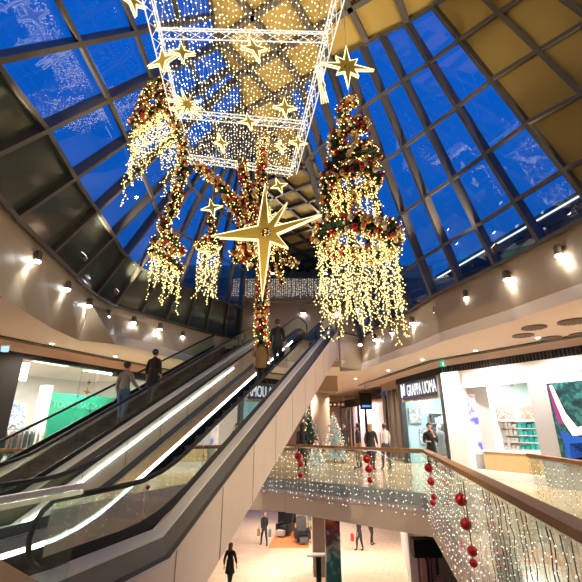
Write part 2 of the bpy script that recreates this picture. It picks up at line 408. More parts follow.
for k, (px, py) in enumerate(LS):
    p = on_z(px, py, 5.30); d = V((0-p.x, 10-p.y, 0)).normalized()
    spotlight(p, d, 'ledge spotlight under the left glazing, %s one counted from the near edge' % ORD[k], 'spotlights along the left fascia')
for k, (px, py) in enumerate(RS):
    p = on_z(px, py, 5.30); d = V((0-p.x, 10-p.y, 0)).normalized()
    spotlight(p, d, 'ledge spotlight under the right glazing, %s one counted from the near edge' % ORD[k], 'spotlights along the right fascia')
# round ceiling grilles and small downlights on the soffits
for k, (px, py, r) in enumerate(((534, 327, .30), (523, 335, .28), (573, 321, .34), (551, 337.5, .28), (581, 334, .30))):
    p = on_z(px, py, ZS)
    g = thing('ceiling_grille', 'round dark ceiling grille in the right soffit, %s' % ['middle of the upper row', 'leftmost of the five', 'rightmost of the upper row', 'middle of the lower row', 'rightmost of the lower row'][k], 'vent', p, 0, 'round grilles in the right soffit')
    b = MB(); b.lathe((0, 0, -.03), [(r, 0), (r, .03)], 24); b.build('grille', mat('grille brown', (.14, .10, .08), .5), g)
    b = MB()
    for q in range(-3, 4):
        h = math.sqrt(max(0, r*r-(q*r/3.6)**2)); b.beam((q*r/3.6, -h, -.035), (q*r/3.6, h, -.035), .03, .012)
    b.build('slat', mat('grille slat', (.30, .22, .18), .5), g)
DL = [(V((-7.6, 12.2)), 'left soffit above the white shop window'), (V((-7.9, 9.6)), 'left soffit near the frame edge'), (V((-6.6, 14.6)), 'left soffit above the grey-jacketed rider'), (V((-5.2, 17.6)), 'left soffit beside the landing'),
      (V((7.3, 11.3)), 'right soffit by the round grilles'), (V((6.4, 13.4)), 'right soffit before the sign shop'), (V((5.2, 15.4)), 'right soffit between sign and atrium'), (V((4.6, 18.6)), 'right soffit far along the sign shop'),
      (V((3.6, 22)), 'corridor ceiling behind the queue'), (V((.4, 22)), 'corridor ceiling beside the round column'), (V((2.4, 26)), 'corridor ceiling near the far shops'), (V((7.9, 8.3)), 'right soffit near the frame edge'),
      (V((-8.3, 6.5)), 'left soffit beside the escalator foot'), (V((7.2, 4.5)), 'right soffit beside the near walkway'), (V((-7, 2)), 'left soffit over the near floor'), (V((6.8, 1)), 'right soffit over the near floor')]
for p, wh in DL:
    g = thing('downlight', 'small round downlight in the '+wh, 'downlight', (p.x, p.y, ZS), 0, 'soffit downlights')
    b = MB(); b.lathe((0, 0, -.015), [(.075, 0), (.085, .015)], 16); b.build('trim_ring', WHITE, g)
    b = MB(); b.lathe((0, 0, -.02), [(.055, 0), (.055, .006)], 16); b.build('lens', LAMP, g)
    light('SPOT', (p.x, p.y, ZS-.06), 800 if p.y > 17 else 600, (1, .84, .66) if p.x < 4.5 else (1, .92, .84), .12, None, 2.7, .8)
# ================================================================== LEVELS
T = V((.309, .951, 0)); NN = V((-.951, .309, 0)); OO = V((-1.84, 6.0, 0))
def ept(s, k, z): return V((OO.x+T.x*s+NN.x*k, OO.y+T.y*s+NN.y*k, z))
M_ = .475; RISE = 5.5; STOP = RISE/M_
def zc(s):
    a = .7
    if s < -a: return 0
    if s < a: return (s+a)**2/(4*a)*M_
    if s < STOP-a: return M_*s
    if s < STOP+a: return RISE-(STOP+a-s)**2/(4*a)*M_
    return RISE
m = MB()      # near floor on our level (behind the balustrade) and the right walkway
near = [V((1.38, .1)), V((.85, .25)), V((-1.45, 2.2)), ept(-1.65, -.4, 0).xy, ept(-1.65, 7.5, 0).xy, V((-14, 8)), V((-14, -8)), V((14, -8)), V((14, 40)), V((-14, 40)), V((-14, 9.4)),
        V((-8.2, 9.4)), V((-6.12, 10.72)), V((-4.35, 15.3)), V((-2.8, 15.2)), V((-.2, 14.4)), V((3.62, 11.35))]
m.prism(near, -.45, 0)
struct('floor', m, FLOOR1)
m = MB(); edge = near[12:]+[near[0]]
for i in range(len(edge)-1): m.beam((edge[i].x, edge[i].y, -.24), (edge[i+1].x, edge[i+1].y, -.24), .06, .46)
struct('trim_7', m, SLABP)
m = MB()
inn = [V((p.x, p.y)) for p in near]
m.prism(inn, -1.0, -.47)
struct('trim_8', m, SLABT)
m = MB(); m.prism([V((-22, -6)), V((22, -6)), V((22, 60)), V((-22, 60))], -5.3, -5.0); struct('floor_lower', m, FLOOR0)
m = MB(); m.box((0, 52, -3), (44, .3, 4)); struct('wall_lower_back', m, WHITE)
# upper landing, the wall behind and the balustrade above it
m = MB(); m.prism([V((2.25, 17.45)), V((3.4, 18.7)), V((8, 19)), V((8, 30)), V((-9, 30)), V((-9, 21)), V((-3.0, 19.2)), ept(12.2, 5.45, 0).xy], ZS+.02, RISE)
struct('floor_upper', m, SLABT)
m = MB(); m.box((0, 24.4, 7.6), (22, .3, 4.2)); struct('wall_upper_back', m, WALLB)
m = MB(); m.box((0, 24.1, 9.45), (22, .9, .5)); m.box((0, 23.72, 10.2), (22, .1, 1.15)); struct('trim_9', m, mat('parapet grey', (.22, .19, .16), .6))
m = MB(); m.box((0, 28.2, 10.5), (22, .3, 6)); struct('wall_attic', m, WALLB)
m = MB(); m.beam((-2.55, 19.3, 9.3), (-3.2, 24.3, 9.3), .15, 7.6); struct('wall_neck_left', m, YEL)
m = MB(); m.beam((3.6, 19.3, 9.3), (4.2, 24.3, 9.3), .15, 7.6); struct('wall_neck_right', m, WALLB)
# outer shell behind the shops
m = MB(); m.beam((-14, -8, 2), (-14, 40, 2), .3, 4.6); struct('wall_left', m, WHITE)
m = MB(); m.beam((14, -8, 2), (14, 40, 2), .3, 4.6); struct('wall_right', m, WHITE)
m = MB(); m.box((0, 36, 2), (28, .3, 4.4)); struct('wall_back', m, mat('warm back wall', (.62, .50, .42), .6))
m = MB(); m.box((0, -8, 3), (28, .3, 20)); struct('wall_rear', m, WALLB)
# ================================================================== ESCALATORS
ept0 = ept
def srange(a, b, st=.35):
    n = max(2, int((b-a)/st)); pts = [a+(b-a)*i/n for i in range(n+1)]
    return sorted(pts+[x for x in (-.7, -.35, 0, .35, .7, STOP-.7, STOP-.35, STOP, STOP+.35, STOP+.7) if a < x < b])
def zsharp(s): return max(0., min(RISE, M_*s))
EOFF = 0.
def sweep(mb, prof, s0, s1, close=False, zf=None):
    ept = lambda s, k, z: ept0(s+EOFF, k, z)
    """sweep a (k, dz) profile along the escalator course"""
    zf = zf or zc; ss = srange(s0, s1); rows = [[ept(s, k, zf(s)+dz) for k, dz in prof] for s in ss]; n = len(prof)
    vs = [p for r in rows for p in r]; fs = []
    for i in range(len(ss)-1):
        for j in range(n if close else n-1):
            u = (j+1) % n; fs.append((i*n+j, i*n+u, (i+1)*n+u, (i+1)*n+j))
    if close: fs += [tuple(range(n)), tuple((len(ss)-1)*n+j for j in range(n))[::-1]]
    mb.add(vs, fs)
def newel_path(k, h):
    ept = lambda s, k, z: ept0(s+EOFF, k, z)
    r = .31; a = []
    for i in range(9):
        t = math.pi*i/8; a.append(ept(-1.62-r*math.sin(t), k, h-r-r*math.cos(t)*1.0))
    mid = [ept(s, k, zc(s)+h) for s in srange(-1.6, STOP+1.15)]
    e = STOP+1.15; b = []
    for i in range(1, 9):
        t = math.pi*i/8; b.append(ept(e+r*math.sin(t), k, RISE+h-r+r*math.cos(t)))
    return [ept(-1.45, k, h-2*r)]+a+mid+b
SEAM = mat('panel seam', (.20, .17, .15), .5, .5)
GLASSB = glass('escalator glass', (.86, .93, .91), .05, .02, .25)
GLASSM = glass('mirror-coated escalator glass', (.75, .82, .80), .48)
INNER = mat('escalator inner panel', (.62, .55, .42), .25, .85)
def escalator(k0, label, led, off=0.):
    ept = lambda s, k, z: ept0(s+off, k, z)
    global EOFF
    EOFF = off
    W = 1.47; g = thing('escalator', label, 'escalator', ept(0, k0+W/2, 0), 0, 'escalators rising to the upper floor'); L0 = g.location.copy()
    def B(mb, name, m, smooth=False, par=None):
        mb.v = [tuple(V(v)-L0) for v in mb.v]; return mb.build(name, m, par or g, smooth)
    # clad truss
    b = MB(); s1 = STOP+.62
    sweep(b, [(k0-.25, .06), (k0-.25, -1.05), (k0+W+.25, -1.05), (k0+W+.25, .06), (k0+W+.235, .06), (k0+W+.235, -.95), (k0-.235, -.95), (k0-.235, .06)], -1.6, s1, True, zsharp)
    b.mi = 1
    for i in range(11):
        s = -1.1+i*1.28
        for kk in (k0-.254, k0+W+.254):
            z = zsharp(s); b.quad(ept(s-.012, kk, z+.05), ept(s+.012, kk, z+.05), ept(s+.012, kk, z-1.04), ept(s-.012, kk, z-1.04))
    B(b, 'cladding', [STEEL, SEAM])
    for side, kb, sg in ((0, k0, -1), (1, k0+W, 1)):
        e = lambda d: kb+sg*d
        b = MB(); sweep(b, [(e(-.03), .37), (e(.02), .385), (e(.14), .33), (e(.145), .29)], -1.9, STOP+1.5, False, zsharp); B(b, 'outer_deck', DECK)
        b = MB(); sweep(b, [(e(.145), .29), (e(.21), .09), (e(.27), .06)], -1.9, s1, False, zsharp); B(b, 'side_groove', STEELD)
        b = MB(); sweep(b, [(e(.27), .06), (e(.262), .02)], -1.6, s1, False, zsharp); B(b, 'edge_profile', DECK)
        b = MB(); sweep(b, [(e(-.03), .37), (e(-.2), .27), (e(-.2), .24)], -1.9, STOP+1.5); B(b, 'inner_deck', INNER)
        b = MB(); sweep(b, [(e(-.225), .25), (e(-.225), -.25)], -1.9, STOP+1.5); B(b, 'skirt', BLACK)
        b = MB(); sweep(b, [(e(-.012), .36), (e(-.012), .50), (e(.012), .50), (e(.012), .36)], -1.75, STOP+1.3, True); B(b, 'glass_shoe', BLACK)
        # glass in panels
        ss = [-1.75+1.45*i for i in range(11)]
        for i in range(10):
            b = MB(); a0, a1 = ss[i]+.008, min(ss[i+1]-.008, STOP+1.3)
            sweep(b, [(kb-.006, .36), (kb-.006, .985), (kb+.006, .985), (kb+.006, .36)], a0, a1, True); B(b, 'glass_panel', GLASSM if kb == 0 else GLASSB)
        b = MB(); b.tube(newel_path(kb, 1.0), .028, 8, flat=.9); B(b, 'handrail', BLACK, True)
        b = MB(); sweep(b, [(kb-.014, .96), (kb-.014, .985), (kb+.014, .985), (kb+.014, .96)], -1.7, STOP+1.2, True); B(b, 'handrail_guide', BLACK)
        if side == led[0]:
            b = MB(); kk, zz = e(led[1]), led[2]
            sweep(b, [(kk-.012, zz-.018), (kk-.012, zz+.018), (kk+.012, zz+.018), (kk+.012, zz-.018)], -1.9, STOP-3.2 if led[0] == 0 else STOP-1.6, True); B(b, 'led_strip', LED)
    # comb plates
    for s in (-1.4, STOP+1.1):
        z = zc(s); b = MB(); b.box(ept(s, k0+W/2, z-.02), (.98, .9, .04), (NN, T, V((0, 0, 1)))); B(b, 'comb_plate', CHROME)
    # steps
    me = None; run = .40
    st = MB(); st.box((0, 0, -.02), (1.0, run-.008, .04), (NN, T, V((0, 0, 1))))
    st.box((T.x*-.18, T.y*-.18, -.12), (1.0, .02, .2), (NN, T, V((0, 0, 1))))
    for q in range(-12, 13): st.box(V((NN.x*q*.04, NN.y*q*.04, .004)), (.016, run-.01, .012), (NN, T, V((0, 0, 1))))
    s = -.9; first = None
    while s < STOP+.6:
        p = ept(s, k0+W/2, zc(s))-L0
        if first is None:
            first = st.build('step', STEPM, g); first.location = p
        else: link_copy(first, g, p)
        s += run
    return g
E1 = escalator(0, 'nearer glass-sided escalator with a white light line, rising from the lower left to the landing', (1, -.23, .24))
E2 = escalator(3.7, 'farther escalator on the left, carrying the grey-jacketed rider', (0, .275, -.13), .7)
# landing fascia plates of polished metal beside the escalator head
m = MB()
a = ept(12.15, -.27, 0)
m.quad((a.x, a.y, RISE+.3), (3.36, 18.6, RISE+.3), (3.36, 18.6, ZS), (a.x, a.y, ZS-.2))
struct('trim_10', m, mat('polished bronze panel', (.30, .25, .21), .22, .85))
# blue-white strip light at the head of the nearer escalator
# ================================================================== BALUSTRADES
def balustrade(name, pts, label, zt=1.05, zb=.0, rail=WOOD, parts=1.35, rw=.12, rh=.07, drop=.35):
    g = thing(name, label, 'railing', V((pts[0].x, pts[0].y, 0))); L0 = g.location.copy()
    for i in range(len(pts)-1):
        p, q = pts[i], pts[i+1]; d = (q-p); L = d.length; d.normalize(); n = max(1, round(L/parts))
        for k in range(n):
            a = p+d*(L*k/n+.01); c = p+d*(L*(k+1)/n-.01); b = MB()
            b.beam((a.x-L0.x, a.y-L0.y, (zt+zb-drop)/2), (c.x-L0.x, c.y-L0.y, (zt+zb-drop)/2), .018, zt-zb+drop-.04); b.build('glass_panel', GLASS, g)
    b = MB()
    for i in range(len(pts)-1): b.beam((pts[i].x-L0.x, pts[i].y-L0.y, zt), (pts[i+1].x-L0.x, pts[i+1].y-L0.y, zt), rw, rh)
    b.build('handrail', rail, g)
    b = MB()
    for i in range(len(pts)-1): b.beam((pts[i].x-L0.x, pts[i].y-L0.y, zt-.055), (pts[i+1].x-L0.x, pts[i+1].y-L0.y, zt-.055), .05, .04)
    b.build('glass_channel', CHROME, g)
    return g
R0_, R1_ = V((1.32, .1)), V((3.6, 11.3))
balustrade('balustrade', [R0_, R1_], 'glass balustrade with wide wooden handrail along the right walkway, hung with red balls', rw=.17)
balustrade('balustrade', [V((3.6, 11.3)), V((-.2, 14.35)), V((-2.8, 15.15)), V((-4.4, 15.25))], 'glass balustrade with brown handrail across the void, in front of the waiting people')
balustrade('balustrade', [V((-6.12, 10.78)), V((-8.2, 9.4)), V((-13.5, 9.3))], 'glass balustrade with a golden handrail below the left shop window', zt=1.12)
balustrade('balustrade', [V((5.47, 9.65)), V((5.2, 6.6)), V((4.9, 2))], 'second glass balustrade at the right edge, before the big portrait screen', rw=.14, drop=0)
balustrade('balustrade', [V((1.36, .02)), V((.85, .15)), V((-1.60, 2.07))], 'wooden-topped balustrade at the bottom left corner', zt=1.1, rw=.3, rail=mat('golden oak', (.50, .27, .085), .6, 0, .15, 9, spec=.1))
balustrade('glass_barrier', [ept(-1.7, -.3, 0).xy, ept(-3.9, -.3, 0).xy], 'glass barrier with a pale metal top rail beside the escalator foot', zt=1.13, rail=DECK, rw=.06, rh=.05, drop=0)
# fairy light curtains over the balustrades (nobody could count the bulbs)
def light_curtain(name, p, q, ztop, zlow, spacing, label, bulb=COOLB, r=.011, off=.07, wire=WIRE, dens=.1, sway=.02, wr=.003):
    b = MB(); d = (q-p); L = d.length; d.normalize(); nrm = V((d.y, -d.x)); n = int(L/spacing)
    b2 = []
    for i in range(n):
        t = (i+.5+random.uniform(-.3, .3))*spacing; x = p+d*t+nrm*off; zl = zlow+random.uniform(0, .25)
        path = []; z = ztop; pos = V((x.x, x.y)); 
        while z > zl:
            path.append(V((pos.x, pos.y, z))); z -= dens; pos = V((x.x, x.y))+d*random.uniform(-sway, sway)+nrm*random.uniform(0, .01)
        if len(path) < 2: continue
        b.mi = 0; b.tube(path, wr, 3)
        b.mi = 1
        for c in path[1:]: b.octa(c+V((random.uniform(-.01, .01), 0, random.uniform(-.03, .03))), r*random.uniform(.7, 1.25))
    o = b.build(name, [wire, bulb]); return tag(o, label, 'string lights', None, 'stuff')
light_curtain('fairy_light_curtain', R0_+V((.25, 1.2)), V((2.35, 5.2)), 1.0, -.9, .16, 'fairy lights on looping dark cables over the near part of the right balustrade', wire=WIREB, r=.007, off=-.10, dens=.09, sway=.03, wr=.0045)
light_curtain('fairy_light_curtain', V((2.35, 5.2)), R1_, 1.0, -.75, .19, 'white fairy lights over the farther part of the right balustrade', off=-.10, dens=.13, r=.010, sway=.05)
light_curtain('fairy_light_curtain', R1_, V((-.2, 14.35)), .98, -.62, .15, 'sparse white fairy lights over the far balustrade and the slab edge below it', off=-.10, dens=.15, r=.014, sway=.05)
light_curtain('fairy_light_curtain', V((-.2, 14.35)), V((-4.2, 15.2)), .98, -.5, .15, 'white fairy lights behind the escalator, over the far balustrade', off=-.10, dens=.15, r=.014)
light_curtain('fairy_light_curtain', V((5.47, 9.65)), V((5.2, 6.6)), .95, .05, .2, 'fairy lights over the second balustrade at the right edge', off=.08, r=.010, wire=WIREB)
light_curtain('fairy_light_curtain', V((-8.2, 9.4)), V((-6.12, 10.78)), 1.02, -.3, .13, 'fairy lights over the left balustrade below the shop window', off=.08)
light_curtain('fairy_light_curtain', V((-4, 23.6)), V((4, 23.6)), 10.75, 9.35, .13, 'dense fairy lights over the high balustrade above the landing', off=.06, dens=.12, r=.02)
# red glitter balls
def glitter_ball(p, r, label, top):
    g = thing('red_bauble', label, 'bauble', p, 0, 'red glitter balls on the balustrades')
    b = MB(); b.ball((0, 0, 0), r, 18, 12); b.build('ball', RED, g, True)
    b = MB(); b.lathe((0, 0, r*.95), [(r*.2, 0), (r*.2, r*.18), (r*.1, r*.22)], 10); b.build('cap', mat('gold bauble', (.8, .5, .1)), g)
    b = MB(); b.tube([(0, 0, r), (0, 0, max(r+.02, top-p.z))], .004, 4); b.build('cord', WIREB, g)
def on_line(p, q, off, px, py):
    """the point of the vertical plane p-q, moved out by off, seen at a pixel"""
    d = (q-p).normalized(); n = V((d.y, -d.x)); r_ = ray(px, py); a = p+n*off
    k = a.dot(n)/(r_.x*n.x+r_.y*n.y); return V((r_.x*k, r_.y*k, CZ+r_.z*k))
RB = [(461, 499.5, .083, 'largest red glitter ball on the right balustrade, high on its cord'), (466, 524, .075, 'second red glitter ball from the top of the near cord, right balustrade'), (472.5, 551, .063, 'third red ball down the near cord, right balustrade'), (473.5, 563, .05, 'lowest small red ball on the near cord, right balustrade'),
      (429, 468, .095, 'red glitter ball just under the corner of the right handrail'), (431, 481.5, .08, 'red ball second from the top at the balustrade corner'), (434, 497, .06, 'small red ball third from the top at the balustrade corner'), (433, 503, .06, 'lowest small red ball at the balustrade corner')]
for px, py, r, lb in RB: glitter_ball(on_line(R0_, R1_, -.16, px, py), r, lb, .98)
for px, py, r, lb in [(367, 459, .12, 'topmost red ball of three hanging mid far balustrade'), (369, 469, .11, 'middle red ball of three hanging mid far balustrade'), (370, 480, .08, 'lowest red ball of three hanging mid far balustrade'),
      (298, 456, .12, 'topmost red ball at the left end of the far balustrade, by the dark coat'), (300.5, 464, .1, 'middle red ball at the left end of the far balustrade'), (300.5, 475, .09, 'lowest red ball at the left end of the far balustrade')]:
    glitter_ball(on_line(V((3.6, 11.3)), V((-.2, 14.35)), -.14, px, py), r, lb, .98)
glitter_ball(on_line(V((-8.2, 9.4)), V((-6.12, 10.78)), .12, 15, 466.5), .13, 'red ball hanging on the left balustrade beside the farther escalator', 1.05)
# ================================================================== CHRISTMAS DECORATIONS
BALL_ME = []
for mm in BAUB:
    b = MB(); b.ball((0, 0, 0), 1, 14, 9); b.mi = 0; o = b.build('bauble', mm, None, True); BALL_ME.append(o.data); bpy.data.objects.remove(o)
def bauble(parent, p, r, c):
    o = bpy.data.objects.new('bauble', BALL_ME[c]); COL.objects.link(o); o.parent = parent; o.location = p; o.scale = (r, r, r)
def walk(path, step):
    """points every step along a polyline, with directions"""
    out = []; rem = 0
    for i in range(len(path)-1):
        a, b = V(path[i]), V(path[i+1]); L = (b-a).length; d = (b-a)/max(L, 1e-6); t = rem
        while t < L: out.append((a+d*t, d, (i+t/L)/(len(path)-1))); t += step
        rem = t-L
    return out
def rnd_perp(d):
    v = V((random.gauss(0, 1), random.gauss(0, 1), random.gauss(0, 1))); v -= d*v.dot(d)
    return v.normalized() if v.length > 1e-3 else V((0, 0, 1))
def garland(g, paths, nb, nbulb, rb=(.04, .075), cw=(.26, .34, .28, .12), bulb_r=.016):
    """fir garland along paths [(polyline, r0, r1)] with up to 100 separate baubles, the rest as one part, and warm bulbs"""
    gr = MB(); bl = MB(); spots = []
    for path, r0, r1 in paths:
        core = [V(p) for p in path]
        gr.tube(core, [max(.02, (r0+(r1-r0)*i/(len(core)-1))*.55) for i in range(len(core))], 6)
        for p, d, t in walk(path, .05):
            R = r0+(r1-r0)*t
            for q in range(13):
                n = rnd_perp(d); a = p+n*R*.35; e = p+n*R*random.uniform(.85, 1.25)+d*random.uniform(-.06, .08); s = rnd_perp(n)*.022
                gr.add([a-s, a+s, e], [(0, 1, 2)])
        L = sum((V(path[i+1])-V(path[i])).length for i in range(len(path)-1))
        spots.append((path, r0, r1, L))
    gr.build('greenery', GREEN, g)
    tot = sum(s[3]*(s[1]+s[2]) for s in spots); cand = []; bulbs = MB()
    for path, r0, r1, L in spots:
        share = L*(r0+r1)/tot; n = int(nb*share)+1
        w_ = walk(path, L/(n+.5))
        for p, d, t in w_:
            R = r0+(r1-r0)*t; r = random.uniform(*rb)*min(1, .55+R*2.2); n_ = rnd_perp(d)
            if n_.y > .35 and random.random() < .75: n_ = n_-V((0, 2*n_.y, 0))
            cand.append((p+n_*R*.95, r))
        w2 = walk(path, L/(int(nbulb*share)+.5))
        for p, d, t in w2:
            R = r0+(r1-r0)*t; bulbs.octa(p+rnd_perp(d)*R*random.uniform(.9, 1.25), bulb_r*random.uniform(.7, 1.2))
    cand.sort(key=lambda c: c[0].y)
    rest = MB(); ci = lambda: random.choices(range(4), cw)[0]
    gl = g.location
    for i, (p, r) in enumerate(cand):
        if i < 100: bauble(g, p, r, ci())
        else: rest.mi = ci(); rest.ball(p, r, 10, 6)
    if rest.v: rest.build('bauble_cluster', BAUB, g, True, 'stuff')
    if bulbs.v: bulbs.build('fairy_bulbs', WARM, g, False, 'stuff')
def icicle(top, length, n_side, r=.013, sw=.05, step=.095, wire=WIRE):
    b = MB(); path = []; p = V(top); z = 0
    b.mi = 1
    while z < length:
        path.append(V(p)); 
        b.octa(p+V((random.uniform(-.02, .02), random.uniform(-.02, .02), 0)), r*random.uniform(.75, 1.3))
        if random.random() < n_side:
            e = p+V((random.uniform(-.11, .11), random.uniform(-.11, .11), -random.uniform(.04, .13)))
            b.octa(e, r); b.octa(p+(e-p)*.5, r*.9); b.mi = 0; b.tube([p, e], .003, 3); b.mi = 1
        p = V((top[0]+random.uniform(-sw, sw)*.5, top[1]+random.uniform(-sw, sw)*.5, p.z-step)); z += step
    b.mi = 0
    if len(path) > 1: b.tube(path, .003, 3)
    return b
def icicles(g, spots, lens, n_side=.5, r=.013, name='icicle_string'):
    for s in spots: icicle(s, random.uniform(*lens), n_side, r).build(name, [WIRE, WARM], g)
def ringpts(c, r, n, ph=0., tilt=0.):
    c = V(c); return [c+V((r*math.cos(ph+2*math.pi*i/n), r*math.sin(ph+2*math.pi*i/n), tilt*math.cos(ph+2*math.pi*i/n))) for i in range(n)]
def cable(g, p, q): b = MB(); b.tube([p, q], .008, 5); b.build('suspension_cable', WIRE, g)
# ---- the tall spiral tree on the right
TY = 7.5; base = at_y(357, 246, TY); topp = at_y(349, 100, TY)
g = thing('hanging_christmas_tree', 'tall hanging spiral christmas tree with long icicle lights, right of the largest star', 'christmas tree', base)
H = topp.z-base.z; tx = topp.x-base.x
def cone(z): return .72*(1-z/H)**.85+.10
hel = []
for i in range(70):
    t = i/69; z = .42*H+t*.58*H; a = 2.2+t*2*math.pi*2.6; r = cone(z)*1.02; hel.append(V((tx*z/H+r*math.cos(a), r*math.sin(a), z)))
r1 = [p+V((0, 0, .12)) for p in ringpts((0, 0, 0), .76, 28, 0, -.10)]; r2 = [p+V((tx*.42, 0, .40*H)) for p in ringpts((0, 0, 0), .50, 22, 0, .06)]
hel2 = []
for i in range(50):
    t = i/49; z = .60*H+t*.38*H; a = 5.2+t*2*math.pi*2.2; r = cone(z)*.8; hel2.append(V((tx*z/H+r*math.cos(a), r*math.sin(a), z)))
ramp = []
for i in range(26):
    t = i/25; z = .1+t*.36*H; a = -.9+t*4.4; r = cone(z)*1.0; ramp.append(V((tx*z/H+r*math.cos(a), r*math.sin(a), z)))
ramp2 = [V((tx*(.05+.4*t)+cone(.1+t*.36*H)*math.cos(2.6-t*1.0), cone(.1+t*.36*H)*math.sin(2.6-t*1.0)-.15, .1+t*.36*H)) for t in [i/10 for i in range(11)]]
garland(g, [(r1+[r1[0]], .20, .20), (r2+[r2[0]], .18, .18), (hel, .19, .13), (hel2, .17, .11), (ramp, .20, .17), (ramp2, .19, .17)], 760, 1300)
icicles(g, [p+V((0, 0, -.12)) for p in ringpts((0, 0, 0), .80, 30, .1, -.10)]+ringpts((0, 0, -.05), .55, 14, .2)+ringpts((0, 0, -.05), .25, 5), (.8, 2.0), .6, .0155)
icicles(g, [p+V((tx*.42, 0, .38*H)) for p in ringpts((0, 0, 0), .50, 18, .1)]+[V((tx*.42+.3*math.cos(a), .3*math.sin(a), .36*H)) for a in (0, 1, 2, 3, 4, 5)], (.9, 1.45), .5, .015, 'light_string')
cable(g, V((tx, 0, H)), V((tx+.02, 0, 13.1-base.z)))
# ---- left cascade with a spiral tail
CY = 7.6
def P(px, py, y=CY): return at_y(px, py, y)
g0 = P(166, 250)
g = thing('hanging_christmas_tree', 'hanging bauble spiral with a wide icicle light cascade, on the left of the net', 'christmas tree', g0)
loc = lambda pts, dy=0.: [P(x, y, CY+(d if len(q) else 0)) - g0 for x, y, *q in pts for d in [q[0] if q else 0]]
main = loc([(133, 126, -.5), (140, 113, -.4), (144, 101, -.2), (152, 84), (163, 81, .2), (168, 95, .3), (170, 110, .2), (178, 128), (184, 150, -.2), (183, 168, -.2), (178, 190, 0), (174, 206, .1), (165, 220, -.1), (164, 232, -.2), (176, 242, -.1)])
arc2 = loc([(133, 126, -.5), (142, 120, -.2), (152, 112, 0), (164, 104, .2), (170, 112, .2)])
arc3 = loc([(148, 96, .1), (158, 96, .2), (166, 92, .3)])
rc = P(168, 246)-g0
ring = ringpts(rc, .29, 20, 0, -.08); ring2 = ringpts(rc+V((0, 0, -.34)), .31, 20, 0, -.16)
garland(g, [(main, .13, .13), (arc2, .12, .12), (arc3, .10, .10), (ring+[ring[0]], .09, .09), (ring2+[ring2[0]], .08, .08)], 380, 760, (.035, .065))
sp = []
for (x, y, *q) in [(134, 130, -.5), (137, 126, -.4), (140, 122, -.3), (143, 118, -.2), (146, 114, -.1), (149, 110), (152, 108), (155, 110, .1), (158, 108, .1), (161, 106, .2), (164, 108, .2), (167, 112, .2), (170, 116, .1), (173, 122), (176, 128), (179, 138, -.1), (182, 150, -.2)]:
    for dx, dy in ((0, 0), (2, .3)): sp.append(P(x+dx, y, CY+(q[0] if q else 0)+dy)-g0)
icicles(g, sp, (.8, 2.1), .8, .015)
icicles(g, [p for p in ring2[::2]]+ring[::2]+ringpts(rc+V((0, 0, -.25)), .16, 6), (.5, 1.05), .4, .0145, 'light_string')
cable(g, P(163, 81)-g0, V((P(163, 81).x-g0.x, 0, P(163, 20).z-g0.z)))
# ---- small lantern tree
CY = 8.6; g0 = P(209, 245)
g = thing('hanging_christmas_tree', 'smallest hanging bauble lantern with icicle lights, left of the big star', 'christmas tree', g0)
ring = ringpts((0, 0, 0), .2, 16, 0, .04)
garland(g, [(loc([(212, 216), (210, 224), (214, 231), (207, 238)])+[V(ring[8])], .09, .08), (ring+[ring[0]], .09, .09)], 100, 200, (.035, .055))
icicles(g, ringpts((0, 0, -.05), .21, 13)+ringpts((0, 0, -.05), .1, 4), (.6, 1.25), .4, .0145, 'light_string')
cable(g, P(212, 216)-g0, P(212, 170)-g0)
# ---- central garland tree with a long trunk
CY = 9.0; g0 = P(262, 345)
g = thing('hanging_garland_trunk', 'long vertical bauble garland trunk with diagonal arms behind the big golden star', 'garland', g0)
trunk = loc([(262, 346), (261, 320), (262, 295), (263, 270), (262, 245), (262, 220), (262, 195), (262, 170), (263, 140)])
armL = loc([(196, 164, -.3), (205, 173, -.2), (217, 182, -.1), (229, 196), (238, 210), (246, 226)])
armL2 = loc([(240, 232, -.1), (243, 247, -.2), (238, 262, -.3), (234, 250, -.3)])
mid = loc([(228, 203), (240, 200, .2), (249, 205, .1), (254, 220), (249, 240, -.2), (246, 256, -.2), (256, 262)])
mid2 = loc([(241, 160), (243, 175, .1), (248, 190, .1), (252, 205)])
top2 = loc([(262, 165), (264, 150), (265, 128)])
armR = loc([(268, 238, .2), (276, 250, .2), (285, 258, .1), (297, 266)])
armR2 = loc([(275, 250), (279, 270, -.1), (283, 285, -.1)])
garland(g, [(trunk, .16, .14), (armL, .13, .18), (armL2, .13, .12), (mid, .2, .17), (mid2, .13, .15), (top2, .12, .12), (armR, .15, .10), (armR2, .12, .06)], 760, 1300, (.038, .068), (.32, .30, .24, .14))
icicles(g, [P(240+random.uniform(0, 36), 205+random.uniform(0, 50), CY+random.uniform(-.3, .3))-g0 for i in range(40)], (.25, .7), .7, .015, 'light_string')
cable(g, P(263, 140)-g0, P(263, 100)-g0)
